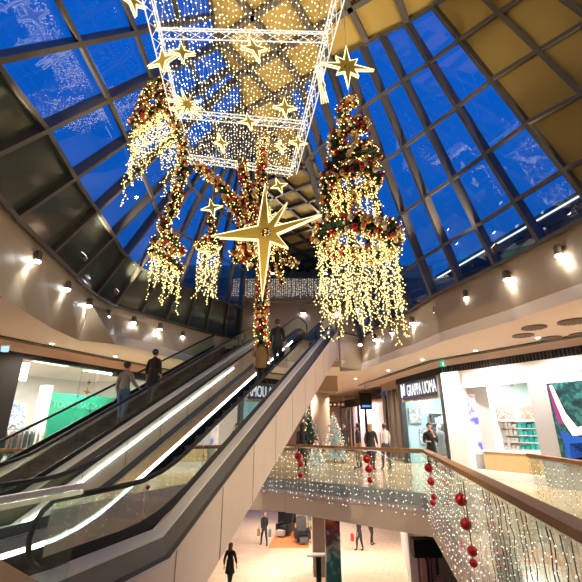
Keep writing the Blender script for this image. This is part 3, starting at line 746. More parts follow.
# ---- truss ladder with the light net
ZT = 9.0
g = thing('light_net_truss', 'white rectangular truss frame with a net of light strings, hung under the roof', 'light net', (0, 0, ZT))
lA, lB = on_z(187, 157, ZT), on_z(150, 0, ZT); rA, rB = on_z(293, 171, ZT), on_z(337, 0, ZT)
lB = lA+(lB-lA)*1.35; rB = rA+(rB-rA)*1.35
WT = emit('self-lit white truss', (1, .93, .80), .95, 'NONE')  # emission stands in for light falling on the plain white truss
def truss(p, q, name, h=.21):
    b = MB(); d = (q-p); L = d.length; d.normalize(); a = d.cross(V((0, 0, 1))).normalized()
    cs = [a*(h/2)+V((0, 0, -h/2)), a*(-h/2)+V((0, 0, -h/2)), V((0, 0, h/2))]
    z = V((0, 0, ZT))
    for c in cs: b.tube([p+c-z, q+c-z], .014, 6)
    n = max(2, int(L/.30))
    for i in range(n):
        for j, k in ((0, 1), (1, 2), (2, 0)):
            s0, s1 = p+d*(L*i/n), p+d*(L*(i+1)/n); b.tube([s0+cs[j]-z, s1+cs[k]-z], .007, 4)
    b.build(name, WT, g)
truss(lA, lB, 'side_truss'); truss(rA, rB, 'side_truss')
at = lambda t: (lA+(lB-lA)*t, rA+(rB-rA)*t)
for (xa, ya) in ((187, 157), (190, 112), (160, 31)):
    yv = on_z(xa, ya, ZT).y; t = (yv-lA.y)/(lB.y-lA.y); p, q = at(max(0, t)); truss(p, q, 'cross_truss', .18)
p, q = at(.98); truss(p, q, 'cross_truss', .18)
NS = 42
for i in range(NS):
    f = (i+.6)/NS; p = lA+(rA-lA)*f; q = lB+(rB-lB)*f; d = q-p; L = d.length; b = MB(); z = V((0, 0, ZT)); path = []
    n = int(L/.115)
    for k in range(n+1):
        c = p+d*(k/n)+V((random.uniform(-.018, .018), random.uniform(-.03, .03), -.16+random.uniform(-.05, .05)-.05*math.sin(k*.9+i)))-z; path.append(c)
    b.tube(path, .003, 3); b.mi = 1
    for c in path: b.octa(c+V((0, 0, -.012)), random.uniform(.010, .017))
    b.build('net_light_string', [WIRE, NETB], g)
for t, s in ((.02, 0), (.02, 1), (.62, 0), (.62, 1)):
    a = at(t)[s]; cable(g, a-V((0, 0, ZT)), V((a.x, a.y, 13.1-ZT)))
# ---- stars
def star(px, py, y, R, name_label, spikes, rz=0., tilt=0., th=.05, hole=0., inner=.28, cable_to=None, outline=.014):
    """flat glitter star with a lit outline; spikes = [(angle, relative length)] in its own plane"""
    c = at_y(px, py, y); g = thing('hanging_star', name_label, 'star', c, 0)
    u = V((math.cos(rz), math.sin(rz), 0)); n = V((-math.sin(rz), math.cos(rz), 0)); vv = V((0, 0, 1))
    ax = lambda a, r: u*(r*math.cos(a))+vv*(r*math.sin(a))+n*(tilt*r*math.cos(a))
    pts = []; m_ = len(spikes)
    for i, (a, l) in enumerate(spikes):
        a2, l2 = spikes[(i+1) % m_]
        if a2 < a: a2 += 2*math.pi
        pts.append(ax(a, R*l)); pts.append(ax((a+a2)/2, R*inner))
    b = MB()
    for sg in (-1, 1):
        o = n*(th/2*sg)
        if hole:
            k = len(pts); vs = [p+o for p in pts]+[p*0+ax(math.atan2(p.dot(vv), p.dot(u)), R*hole)+o for p in pts]
            b.add(vs, [(i, (i+1) % k, k+(i+1) % k, k+i) for i in range(k)])
        else:
            k = len(pts); b.add([o]+[p+o for p in pts], [(0, 1+i, 1+(i+1) % k) for i in range(k)])
    k = len(pts); b.add([p-n*th/2 for p in pts]+[p+n*th/2 for p in pts], [(i, (i+1) % k, k+(i+1) % k, k+i) for i in range(k)])
    b.build('star_panel', STARF, g)
    t = MB()
    for sg in (-1, 1): t.tube([p+n*(th/2*sg) for p in pts], outline, 5, True)
    t.build('outline_tube', OUTL, g)
    if cable_to is not None: cable(g, V((0, 0, R*.8)), V((0, 0, cable_to-c.z)))
    return g
four = [(math.pi*.5, 1), (math.pi, 1), (math.pi*1.5, 1), (0, 1)]
def rot(sp, a): return [((x+a) % (2*math.pi), l) for x, l in sp]
def sorted_sp(sp): return sorted(sp)
eight = [(math.pi*i/4, 1 if i % 2 == 0 else .58) for i in range(8)]
star(347, 67, 6.6, .62, 'eight-pointed golden star hanging above the tall tree on the right', eight, .15, inner=.30, hole=.12, cable_to=12.9, outline=.014)
star(322, 85, 7.0, .55, 'edge-on golden star beside the right truss, left of the eight-pointed star', eight, 1.25, inner=.3, cable_to=12.9, outline=.013)
def sm(px, py, R, lab, ang=0., rz=0., y=None, zz=8.75, inner=.3):
    p = on_z(px, py, zz) if y is None else at_y(px, py, y)
    star(px, py, p.y, R, lab, sorted_sp(rot(four, ang)), rz, inner=inner, cable_to=None if y is None and zz > 8.6 else (9.0 if p.y < 9 else 12.9), outline=.012)
sm(163, 61, .34, 'small golden star on the left truss, above the bauble spiral', .15, -.3, zz=8.5)
sm(182, 53, .26, 'small golden star just inside the left truss', .2, .3, zz=8.6)
sm(254, 49, .30, 'small golden star in the middle of the upper truss crossbar', .45, .5, zz=8.6)
sm(285, 108, .28, 'small golden star in the net near the right truss, upper of two', .1, .2, zz=8.5)
sm(249, 122, .24, 'small golden star on the middle of the second truss crossbar', .3, .3, zz=8.5)
sm(221, 143, .27, 'small golden star low in the net, left of the garland trunk', .5, .9, zz=8.5)
sm(298, 143, .24, 'small golden star on the right truss at its far end', .05, .2, zz=8.5)
sm(281, 147, .2, 'small dim star in the net beside the far end of the right truss', .3, .8, zz=8.6)
sm(279, 186, .26, 'small golden star hanging in the gap right of the garland trunk', .4, .2, y=9.6)
sm(212, 208, .27, 'small golden star on top of the smallest lantern tree', .25, .1, y=8.45)
sm(178, 110, .2, 'small golden star behind the left bauble spiral, under the spiky star', .1, .4, zz=8.6)
spk = [(math.pi*i/5+.1, 1 if i % 2 else .75) for i in range(10)]
star(187, 105, on_z(187, 105, 8.5).y, .42, 'many-spiked golden star in the net near the left truss', spk, .5, inner=.25, outline=.012)
star(132, 1, 5.0, .3, 'golden star at the top edge of the picture, left of the truss', sorted_sp(rot(four, .4)), .9, cable_to=12, outline=.015)
# the big irregular star
d_ = lambda x, y: (math.atan2(-(y-233), x-266) % (2*math.pi), math.hypot(x-266, y-233)/58)
big = sorted([d_(264, 176), d_(287, 199), d_(322, 213), d_(288, 250), d_(264, 304), d_(208, 238)])
cB = at_y(266, 233, 8.3)
star(266, 233, 8.3, 58/388*(cB.y*CP+(cB.z-CZ)*SP), 'largest golden star with long uneven spikes in front of the garland trunk', big, 0., inner=.19, hole=.09, th=.08, cable_to=8.9, outline=.02)
# ================================================================== SHOPS
ex = V((0, 0, 1))
def along(p, q, t, off=0.):
    d = (q-p).normalized(); n = V((d.y, -d.x)); return p+(q-p)*t+n*off
def vwall(mb, p, q, z0, z1, th=.12): mb.beam((p.x, p.y, (z0+z1)/2), (q.x, q.y, (z0+z1)/2), th, z1-z0)
def text(body, size, mat_, parent, origin, right, depth=.02, sx=1.):
    """lettering standing on a vertical face: origin = left end of the baseline, right = reading direction"""
    c = bpy.data.curves.new('lettering', 'FONT'); c.body = body; c.size = size; c.extrude = depth; c.materials.append(mat_)
    tmp = bpy.data.objects.new('lettering', c); COL.objects.link(tmp); bpy.context.view_layer.update()
    me = bpy.data.meshes.new_from_object(tmp.evaluated_get(bpy.context.evaluated_depsgraph_get())); bpy.data.objects.remove(tmp)
    o = bpy.data.objects.new('lettering', me); COL.objects.link(o)
    r = V((right.x, right.y, 0)).normalized(); n = r.cross(V((0, 0, 1)))
    o.matrix_world = Matrix(((r.x*sx, 0, n.x, origin[0]), (r.y*sx, 0, n.y, origin[1]), (0, 1, 0, origin[2]), (0, 0, 0, 1)))
    if parent is not None:
        o.matrix_world = Matrix.Translation(-parent.location) @ o.matrix_world; o.parent = parent
    return o
SIGNW = emit('white sign face', (1, 1, 1), 1.0); SHOPL = emit('shop ceiling light', (1, .97, .92), 5)
def panel_light(p, sx_, sy_, label, e, col=(1, .93, .84), ang=0.):
    g = thing('ceiling_light', label, 'light', p); b = MB(); d = V((math.cos(ang), math.sin(ang), 0)); n = V((-d.y, d.x, 0))
    b.box((0, 0, .02), (sx_+.06, sy_+.06, .04), (d, n, ex)); b.build('frame', WHITE, g)
    b = MB(); b.box((0, 0, -.005), (sx_, sy_, .012), (d, n, ex)); b.build('diffuser', SHOPL, g)
    l = light('AREA', V(p)+V((0, 0, -.03)), e, col, sx_, None, sy=sy_); l.rotation_euler = (0, 0, ang)
# -------------------------------------------------- left shop (white, clothes and a green wall)
F = [V((p.x, p.y)) for p in LF]
dl = V((F[3]-F[1])).normalized(); nl = V((-dl.y, dl.x))                      # into the shop
m = MB(); vwall(m, F[0], F[1], 3.35, 4.15, .3); vwall(m, F[1], F[3], 3.72, 4.05, .3); vwall(m, F[3], F[5], 3.6, 4.1, .3); struct('trim_11', m, BLK)
m = MB()
sl0 = V((on_z(0, 345, 3.7).x, on_z(0, 345, 3.7).y))
for t in (.085,): pass
def on_front(px, py, p, q):
    r_ = ray(px, py); d = (q-p).normalized(); n = V((d.y, -d.x)); k = p.dot(n)/(r_.x*n.x+r_.y*n.y); return V((r_.x*k, r_.y*k, CZ+r_.z*k))
a = on_front(20, 365, F[1], F[3]); c = on_front(8, 400, F[1], F[3])
tpost = ((a.xy-F[1]).dot(dl))
m.box((*(F[1]+dl*(tpost-.42)), 1.9), (.75, .3, 3.8), (V((*dl, 0)), V((*nl, 0)), ex)); m.box((*(F[1]+dl*(tpost-1.9)), 3.35), (2.6, .34, 1.2), (V((*dl, 0)), V((*nl, 0)), ex))
struct('trim_12', m, BLK)
m = MB(); m.box((*(F[1]+dl*(tpost-2.2)+nl*.1), 1.4), (2.2, .1, 2.8), (V((*dl, 0)), V((*nl, 0)), ex)); struct('door_1', m, mat('peach shutter', (.72, .55, .45), .6))
b = MB(); vwall(b, F[1]+dl*tpost, F[4], .1, 3.72, .02); struct('window_30', b, SHOPG)
m = MB(); s0 = F[1]+dl*(tpost-.3); s1 = F[4]; back = 6.0
vwall(m, s0, s0+nl*back, 0, 4, .1); vwall(m, s0+nl*back, s1+nl*back, 0, 4, .1); vwall(m, s1, s1+nl*back, 0, 4, .1); struct('wall_shop_left', m, WHITE)
m = MB(); m.prism([s0, s1, s1+nl*back, s0+nl*back], 3.92, 4.05); struct('ceiling_shop_left', m, WHITE)
bh0, bh1 = s0+nl*1.6+dl*.3, s0+nl*1.6+dl*1.75
m = MB(); m.prism([bh0, bh1, bh1+nl*2, bh0+nl*2], 3.2, 3.92); struct('trim_13', m, mat('cream bulkhead', (.86, .80, .74), .6))
gw0, gw1 = at_y(49, 396, 16.2), at_y(116, 400, 19.6)
gw = MB(); gp, gq = V((gw0.x, gw0.y)), V((gw1.x, gw1.y)); vwall(gw, gp, gq, .1, 2.95, .1)
gpan = gw.build('partition', mat('emerald panel', (.012, .22, .13), .35, 0, .12, 2)); tag(gpan, 'emerald green display wall with faint white outline letters in the left shop', 'display wall')
gd = (gq-gp).normalized(); gn = V((gd.y, -gd.x))
text('TOUCASALOUOT', .36, mat('pale mint lettering', (.07, .36, .25), .5), gpan, (*(gp+gn*.07+gd*.15), 2.38), gd, .01, 1.05)
m = MB(); e = gp-gd*.18; m.box((*e, 1.6), (.34, .3, 3.2), (V((*gd, 0)), V((*gn, 0)), ex)); struct('trim_14', m, WHITE)
panel_light((*(s0+dl*2.4+nl*1.2), 3.9), 1.4, .5, 'bright ceiling light above the left shop window', 250, ang=math.atan2(dl.y, dl.x))
panel_light((*(s0+dl*5.2+nl*1.6), 3.9), 1.8, .5, 'bright ceiling light before the emerald wall', 250, ang=math.atan2(dl.y, dl.x))
panel_light((*(s0+dl*1.4+nl*4.6), 3.9), 1.2, .5, 'bright ceiling light deep inside the left shop', 220, ang=math.atan2(dl.y, dl.x))
# poster, clothes rail, table in the left shop
pp = at_y(11, 420, 15.5); b = MB(); b.box((0, 0, 0), (.9, .05, 1.25), (V((.9, .43, 0)), V((-.43, .9, 0)), ex))
o = b.build('poster', picture_mat('fashion poster print', [(.75, .78, .8), (.10, .18, .35), (.55, .60, .66), (.05, .05, .07)], 3.2, .5, 2.)); o.location = pp; tag(o, 'blue and white fashion poster on the left shop wall', 'poster')
def clothes_rail(p, ang, label, cols, n=9):
    g = thing('clothes_rail', label, 'clothes rail', p, ang); b = MB(); 
    for x in (-.6, .6): b.tube([(x, 0, 0), (x, 0, 1.55)], .018, 6); b.beam((x, -.22, .02), (x, .22, .02), .04, .04)
    b.tube([(-.6, 0, 1.55), (.6, 0, 1.55)], .018, 6); b.build('frame', CHROME, g)
    for i in range(n):
        x = -.52+1.04*i/(n-1); b = MB(); w_ = random.uniform(.19, .24); L = random.uniform(.75, 1.0)
        b.add([(x-.025, -w_*.4, 1.5), (x+.025, -w_*.4, 1.5), (x+.025, w_*.4, 1.5), (x-.025, w_*.4, 1.5), (x-.03, -w_, 1.38), (x+.03, -w_, 1.38), (x+.03, w_, 1.38), (x-.03, w_, 1.38), (x-.035, -w_*.9, 1.5-L), (x+.035, -w_*.9, 1.5-L), (x+.035, w_*.9, 1.5-L), (x-.035, w_*.9, 1.5-L)],
              [(0, 1, 2, 3), (0, 4, 5, 1), (1, 5, 6, 2), (2, 6, 7, 3), (3, 7, 4, 0), (4, 8, 9, 5), (5, 9, 10, 6), (6, 10, 11, 7), (7, 11, 8, 4), (11, 10, 9, 8)])
        c = random.choice(cols); b.build('garment', mat('cloth %d %d %d' % tuple(int(v*100) for v in c), c, .85), g)
q = at_y(27, 430, 15.2); clothes_rail((q.x, q.y, 0), .5, 'clothes rail with beige and grey garments in the left shop', [(.45, .36, .28), (.3, .28, .26), (.62, .55, .48), (.1, .1, .1)])
q = at_y(14, 432, 13.9); clothes_rail((q.x, q.y, 0), .4, 'clothes rail with dark garments nearest the left shop window', [(.04, .04, .05), (.1, .1, .12), (.2, .1, .1)], 8)
# four-point paper stars hanging in the left shop window
for k, (px, py, R, lab) in enumerate([(89, 382.5, .12, 'topmost dark paper star in the left shop window'), (87, 392, .2, 'largest bronze paper star in the left shop window'), (78, 396.5, .1, 'small dark paper star left of the bronze one'), (76, 403, .13, 'dark paper star hanging low left in the shop window'), (90.5, 404.5, .09, 'tiny dark paper star under the bronze one'), (90, 411, .13, 'lowest dark paper star in the left shop window'), (75, 410, .08, 'tiny dark paper star lowest on the left cord')]):
    p = on_front(px, py, F[1]-nl*-.5, F[3]-nl*-.5)
    g = thing('paper_star', lab, 'star', p, 0, 'paper stars in the left shop window'); b = MB(); u = V((*dl, 0)); n = V((*nl, 0)); pts = []
    for i in range(8):
        r = R if i % 2 == 0 else R*.3; pts.append(u*(r*math.cos(i*math.pi/4))+ex*(r*math.sin(i*math.pi/4)))
    b.add([n*.03, n*-.03]+pts, [(0, 2+i, 2+(i+1) % 8) for i in range(8)]+[(1, 2+(i+1) % 8, 2+i) for i in range(8)]); b.build('paper', mat('bronze paper', (.22, .10, .05), .6) if k == 1 else mat('dark paper', (.03, .03, .03), .6), g)
    b = MB(); b.tube([(0, 0, R), (0, 0, 3.9-p.z)], .003, 3); b.build('cord', WIREB, g)
def mannequin(p, label, cloth, ang=0.):
    g = thing('mannequin', label, 'mannequin', p, ang); b = MB()
    b.lathe((0, 0, 0), [(.16, 0), (.16, .02), (.02, .03)], 14); b.tube([(0, 0, .02), (0, 0, .85)], .02, 6); b.build('stand', CHROME, g)
    b = MB(); b.lathe((0, 0, .45), [(.20, 0), (.21, .12), (.17, .35), (.155, .55), (.19, .78), (.20, .9), (.13, .98), (.06, 1.02)], 14); b.build('clothed_torso', cloth, g, True)
    b = MB(); b.ball((0, 0, 1.62), .105, 12, 8, (.9, 1, 1.2)); b.tube([(0, 0, 1.44), (0, 0, 1.56)], .05, 8); b.build('head', WHITE, g, True)
    for sx_ in (-1, 1): b = MB(); b.tube([(.2*sx_, 0, 1.36), (.27*sx_, .02, 1.08), (.25*sx_, .08, .82)], [.055, .045, .035], 8); b.build('arm', cloth, g, True)
mannequin((at_y(90, 430, 15.6).x, 15.6, 0), 'white mannequin in a pale jacket before the emerald wall', mat('white cloth', (.8, .8, .78), .8))
mannequin((at_y(84, 430, 15.2).x, 15.2, 0), 'mannequin in a dark brown coat before the emerald wall', mat('brown cloth', (.10, .06, .05), .8))
mannequin((at_y(103, 420, 16.5).x, 16.5, 0), 'mannequin in a light blue top at the right of the emerald wall', mat('light blue cloth', (.5, .62, .78), .8))
p = on_z(5, 349, 3.75); g = thing('alarm_box', 'small pale blue box on the black fascia at the left edge', 'box', p); b = MB(); b.box((0, 0, 0), (.16, .1, .16)); b.build('case', emit('pale blue lens', (.5, .8, 1), 1.0), g); b = MB(); b.box((0, 0, .1), (.2, .14, .04)); b.build('bracket', WHITE, g)
# -------------------------------------------------- right shops
G = [V((p.x, p.y)) for p in RF]
d3 = (G[3]-G[4]).normalized(); n3 = V((-d3.y, d3.x))     # sign shop front, towards the camera; n3 into the shop
if n3.x < 0: n3 = -n3
d2 = (G[2]-G[3]).normalized(); n2 = V((-d2.y, d2.x))
if n2.x < 0: n2 = -n2
m = MB(); vwall(m, G[1], G[3], 3.66, 3.95, .3); vwall(m, G[3], G[4], 3.66, 3.95, .3); vwall(m, G[0], G[1], 3.66, 3.95, .3); struct('trim_15', m, BLK)
rb = MB()
for i in range(60):
    p = G[3]+(G[1]-G[3])*(i/60); rb.box((*(p-n2*.16), 3.8), (.03, .03, .26))
struct('trim_16', rb, mat('rib black', (.05, .045, .04), .5))
# sign shop
m = MB(); vwall(m, G[3]-d3*.12, G[3]-d3*.42, 0, 3.66, .24); vwall(m, G[4]+d3*.1, G[4]+d3*.35, 0, 3.66, .24); struct('trim_17', m, mat('dark grey frame', (.06, .06, .065), .3, .4))
m = MB(); vwall(m, G[4]+d3*.3, G[3]-d3*.4, 2.75, 3.66, .12); struct('trim_18', m, mat('taupe sign band', (.30, .26, .22), .45))
m = MB(); vwall(m, G[4]+d3*.3, G[3]-d3*.4, .0, 2.75, .02); struct('window_31', m, SHOPG)
sg = thing('shop_sign', 'white illuminated shop sign lettering on a dark backing above the right glass shop', 'sign', (*(G[4]-n3*.12), 2.9))
sb = MB(); LL = (G[3]-G[4]).length
sb.box(V((*(d3*(LL*.5)), .36)), (LL*.72, .06, .74), (V((*d3, 0)), V((*n3, 0)), ex)); sb.build('backing_board', mat('navy sign board', (.012, .016, .045), .4), sg)
text('GRAPPA UOMA', .74, SIGNW, sg, (*(G[4]-n3*.17+d3*(LL*.275)), 3.0), d3, .01, .56)
sb = MB(); c0 = d3*(LL*.185)-n3*.06
for q in ((-.18, .1, .12, .62), (.0, .1, .10, .45), (.14, .25, .08, .55)): sb.box(V((*(c0+d3*q[0]), .38+(q[1]-.1)*.3)), (q[2], .03, q[3]), (V((*d3, 0)), V((*n3, 0)), ex))
sb.build('emblem', SIGNW, sg)
m = MB(); dpt = 4.5; q0, q1 = G[4]+d3*.1, G[3]-d3*.1
vwall(m, q0, q0+n3*dpt, 0, 3.66, .1); vwall(m, q0+n3*dpt, q1+n3*dpt, 0, 3.66, .1); vwall(m, q1+n3*.3, q1+n3*dpt, 0, 3.66, .1); struct('wall_shop_sign', m, mat('ice blue shop wall', (.55, .78, .82), .5))
m = MB(); m.prism([q0, q1, q1+n3*dpt, q0+n3*dpt], 3.5, 3.62); struct('ceiling_shop_sign', m, WHITE)
panel_light((*((q0+q1)/2+n3*1.2), 3.48), 2.6, .5, 'cool ceiling light inside the sign shop', 200, (.80, .96, 1), math.atan2(d3.y, d3.x))
def shop_shelf(p, d, n, W, H, label, cols, rows=4, per=6, back=WHITE):
    g = thing('shelf_unit', label, 'shelf', (p.x, p.y, 0)); u = V((*d, 0)); v = V((*n, 0)); b = MB()
    b.box(v*.17+ex*(H/2), (W, .03, H), (u, v, ex)); b.build('back_panel', back, g)
    for k in range(rows+1): b = MB(); b.box(ex*(.35+k*(H-.4)/rows), (W, .32, .03), (u, v, ex)); b.build('shelf_board', WHITE, g)
    for k in range(rows):
        for i in range(per):
            c = random.choice(cols); h = random.uniform(.55, .9)*(H-.4)/rows*.9; b = MB()
            b.box(u*(-W/2+W*(i+.5)/per)+ex*(.37+k*(H-.4)/rows+h/2), (W/per*.8, .22, h), (u, v, ex))
            o = b.build('folded_garments', mat('cloth %d %d %d' % tuple(int(x*100) for x in c), c, .85), g)
shop_shelf(G[4]+d3*.55+n3*1.75, n3, -d3, 1.0, 2.3, 'white shelf unit with dark goods inside the sign shop', [(.08, .09, .1), (.3, .35, .4), (.6, .7, .72)])
for px, lab in ((405, 'dark framed picture left inside the sign shop window'), (413, 'smaller dark picture low inside the sign shop, beside the framed one')):
    p = V((*(G[4]+d3*.25+n3*(.62 if px < 410 else .95)), 2.15 if px < 410 else 1.2)); b = MB(); b.box((0, 0, 0), (.62 if px < 410 else .4, .05, .75), (V((*n3, 0)), V((*d3, 0)), ex))
    o = b.build('picture', picture_mat('monochrome print', [(.12, .12, .13), (.5, .5, .5), (.25, .22, .22), (.75, .75, .75)], 4, .15, 5.)); o.location = p; tag(o, lab, 'picture')
mannequin((*(on_front(412, 430, G[4]+n3*.8, G[3]+n3*.8).xy), 0), 'mannequin in black at the left of the sign shop window', mat('black cloth', (.015, .015, .017), .8))
mannequin((*(on_front(440, 435, G[4]+n3*.7, G[3]+n3*.7).xy), 0), 'mannequin in grey at the right of the sign shop window', mat('grey cloth', (.25, .27, .28), .8))
# white shop on the right
fp = lambda px, py, off=0.: on_front(px, py, G[3]+n2*off, G[2]+n2*off)
m = MB(); vwall(m, G[3], G[1]+d2*1.5, 3.02, 3.66, .25); struct('trim_19', m, WHITE)
pw0 = fp(447, 380).xy; pw1 = fp(476, 470).xy
tL = (fp(470, 430).xy-G[3]).dot(d2)
m = MB(); vwall(m, G[3]-d2*.05, G[3]+d2*tL, 0, 3.66, .45); struct('trim_20', m, WHITE)
def dpoint(t, off): return G[3]+d2*t+n2*off
# interior
Lr_ = (G[1]-G[3]).length+3
m = MB(); vwall(m, dpoint(tL, .2), dpoint(tL, 5), 0, 3.5, .1); vwall(m, dpoint(tL, 3.4), dpoint(Lr_, 3.4), 0, 3.5, .1); struct('wall_shop_right', m, WHITE)
m = MB(); m.prism([dpoint(tL, .1), dpoint(Lr_, .1), dpoint(Lr_, 3.4), dpoint(tL, 3.4)], 3.35, 3.45); struct('ceiling_shop_right', m, WHITE)
m = MB(); m.prism([dpoint(tL-.3, -.15), dpoint(Lr_, -.15), dpoint(Lr_, .35), dpoint(tL-.3, .35)], 0, .22); struct('trim_21', m, WHITE)
panel_light((*dpoint(tL+1.6, 1.3), 3.33), 2.4, .5, 'bright ceiling light inside the white right shop', 180, ang=math.atan2(d2.y, d2.x))
panel_light((*dpoint(tL+4.4, 1.3), 3.33), 2.0, .5, 'bright ceiling light behind the big portrait screen', 110, ang=math.atan2(d2.y, d2.x))
u2 = V((*d2, 0)); v2 = V((*n2, 0))
# oak counter and the coloured shelves above it
A_, B_ = fp(489, 455, .35).xy, fp(543, 455, .35).xy
g = thing('display_counter', 'light oak counter on a white plinth under the right shop shelves', 'counter', (*((A_+B_)/2), .22)); W_ = (B_-A_).length
b = MB(); b.box(ex*.30, (W_, .6, .60), (u2, v2, ex)); b.build('oak_front', OAK, g); b = MB(); b.box(ex*.62, (W_+.06, .66, .05), (u2, v2, ex)); b.build('counter_top', WHITE, g)
wc = [(.80, .78, .78), (.85, .82, .80), (.75, .74, .76), (.88, .87, .85)]
def shelf_at(px0, px1, off, label, cols, per):
    HH = fp((px0+px1)/2, 420, off-.16).z
    a, b_ = fp(px0, 430, off).xy, fp(px1, 430, off).xy; shop_shelf((a+b_)/2, d2, n2, (b_-a).length*.97, HH, label, cols, 6, per)
shelf_at(481, 497, 1.9, 'white shelf stack with pale folded clothes, left in the white shop', wc, 4)
shelf_at(498, 519, 1.9, 'white shelf stack with pale grey folded clothes, middle of the white shop', wc, 5)
shelf_at(519, 545, 1.9, 'shelf stack with turquoise folded clothes beside the big screen', [(.02, .45, .50), (.05, .55, .58), (.10, .62, .66)], 5)
for px, w_, lab, cols in ((485, .62, 'small orange and white picture above the shelves', [(.85, .25, .12), (.95, .6, .45), (.9, .85, .8), (.8, .3, .2)]), (505, 1.1, 'grey and brown group picture above the middle shelf', [(.45, .42, .40), (.30, .22, .20), (.72, .68, .65), (.5, .3, .28)]), (530, 1.1, 'group portrait picture with red tones above the turquoise shelf', [(.75, .70, .66), (.5, .25, .2), (.25, .2, .2), (.8, .6, .5)])):
    p = fp(px, 412.5, 1.6); b = MB(); b.box((0, 0, 0), (w_*.62, .05, .5), (u2, v2, ex)); o = b.build('picture', picture_mat('print '+lab[:9], cols, 4.5, 0, px)); o.location = p; tag(o, lab, 'picture')
# angled display with a tall poster, big screen in a grey frame
A_ = fp(470, 435, .1)
g = thing('poster_stand', 'tall narrow lit poster on a grey panel at the left of the white shop', 'poster', (A_.x, A_.y, 0.2)); e2 = (u2*.75+v2*.66).normalized(); f2 = V((-e2.y, e2.x, 0))
b = MB(); b.box(ex*1.45+e2*.3, (1.0, .14, 2.9), (e2, f2, ex)); b.build('panel', GREYW, g); b = MB(); b.box(ex*1.55+e2*.1-f2*.075, (.5, .03, 2.1), (e2, f2, ex)); b.build('lit_poster', picture_mat('tall portrait print', [(.03, .16, .20), (.70, .45, .42), (.80, .72, .70), (.08, .10, .40)], 1.3, .25, 9., .4), g)
A_, B_ = fp(541, 430, -.3).xy, fp(600, 430, -.3).xy
g = thing('advertising_screen', 'big lit portrait screen in a thick grey frame at the right edge', 'screen', (*A_, 0.0)); W_ = (B_-A_).length
b = MB(); b.box(u2*(W_/2)+ex*1.6, (W_, .5, 3.2), (u2, v2, ex)); b.build('frame', GREYW, g)
b = MB(); b.box(u2*(W_/2+.28)+ex*1.75-v2*.26, (W_-.6, .04, 2.25), (u2, v2, ex)); scr = b.build('screen', picture_mat('portrait screen image', [(.003, .012, .016), (.004, .02, .025), (.006, .045, .05), (.03, .12, .12)], 6.0, .3, 4., .6), g)
SK = picture_mat('screen warm tones', [(.85, .62, .52), (.9, .75, .68), (.75, .5, .42)], 1.5, 1.0, 3.)
b = MB(); X = lambda x, z: u2*(.62+x*(W_-.6))+ex*(.65+z*2.2)-v2*.285
def blob(pts, m_): bb = MB(); bb.add([X(*p) for p in pts]+[X(*p)+v2*.012 for p in pts], [list(range(len(pts)))[::-1], list(range(len(pts), 2*len(pts)))]); bb.build('image_shape', m_, g)
blob([(.02, .98), (.12, .99), (.34, .62), (.55, .45), (.82, .48), (.98, .40), (.86, .32), (.6, .36), (.40, .34), (.22, .52)], SK)
blob([(.0, .98), (.05, .98), (.16, .62), (.22, .48), (.08, .5), (.02, .7)], emit('screen magenta', (.55, .08, .25), .9))
blob([(.05, .42), (.3, .36), (.7, .33), (.98, .34), (.98, .16), (.5, .10), (.1, .05), (.12, .25)], emit('screen denim blue', (.05, .16, .62), .9))
blob([(.25, .25), (.6, .27), (.95, .22), (.95, .02), (.2, .02)], emit('screen black', (.006, .006, .012), 1))
# track spots on the white shop ceiling
for k, px in enumerate((482, 512, 546)):
    p = fp(px, 392, .7); g = thing('track_spotlight', 'small grey spotlight on the white shop ceiling, %s from the left' % ORD[k], 'spotlight', (p.x, p.y, 3.33), 0, 'track spotlights in the white shop'); b = MB(); b.tube([(0, 0, 0), (0, 0, -.18)], .02, 6); b.build('arm', GREYW, g); b = MB(); b.tube([(.02, .1, -.14), (-.04, -.12, -.30)], .06, 10); b.build('head', GREYW, g)
# green exit sign
p = on_z(445.5, 364, 4.0)
def exit_sign(p, label, s=1.):
    g = thing('exit_sign', label, 'sign', p); b = MB(); b.box((0, 0, 0), (.40*s, .06, .20*s)); b.build('box', emit('green sign', (.02, .55, .30), 1.0), g); b = MB(); 
    b.box((-.1*s, -.035, 0), (.06*s, .01, .12*s)); b.box((.06*s, -.035, 0), (.14*s, .01, .03*s)); b.beam((.15*s, -.035, 0), (.09*s, -.035, .05*s), .01, .03*s); b.beam((.15*s, -.035, 0), (.09*s, -.035, -.05*s), .01, .03*s); b.build('pictogram', SIGNW, g); b = MB(); b.tube([(0, 0, .1*s), (0, 0, .22*s)], .012, 5); b.build('bracket', WHITE, g)
exit_sign(p, 'green exit sign under the right soffit, left of the white shop', 1.1)
# -------------------------------------------------- far end of our level
cp = at_y(320.5, 420, 22); m = MB(); m.lathe((cp.x, 22, 0), [(.50, 0), (.50, 4.15)], 28); struct('trim_22', m, mat('round column plaster', (.66, .52, .42), .5), None, True)
m = MB(); m.box((cp.x+.2, 21.6, 3.75), (1.3, 1.6, .8)); struct('trim_23', m, mat('brown downstand', (.30, .20, .14), .6))
def shopfront(p, q, name, frame, z1=3.6, nmull=3, lit=None):
    m = MB(); d = (q-p).normalized()
    for i in range(nmull+1): c = p+(q-p)*(i/nmull); m.box((*c, z1/2), (.14, .14, z1))
    vwall(m, p, q, z1-.5, z1, .16); vwall(m, p, q, 0, .12, .16); struct(name, m, frame)
shopfront(G[4]-d3*.1, G[4]-d3*2.6+n3*.1, 'trim_24', mat('bronze shop frame', (.30, .24, .20), .3, .7), 4.0, 3)
m = MB(); vwall(m, G[4]+n3*.4, G[4]-d3*2.6+n3*.4, 0, 4.0, .1); struct('trim_25', m, mat('glossy taupe shop panel', (.22, .17, .14), .15, .3))
p, q = at_y(341, 420, 31), at_y(366, 420, 25.5); shopfront(p.xy, q.xy, 'trim_26', BLK, 3.4, 4)
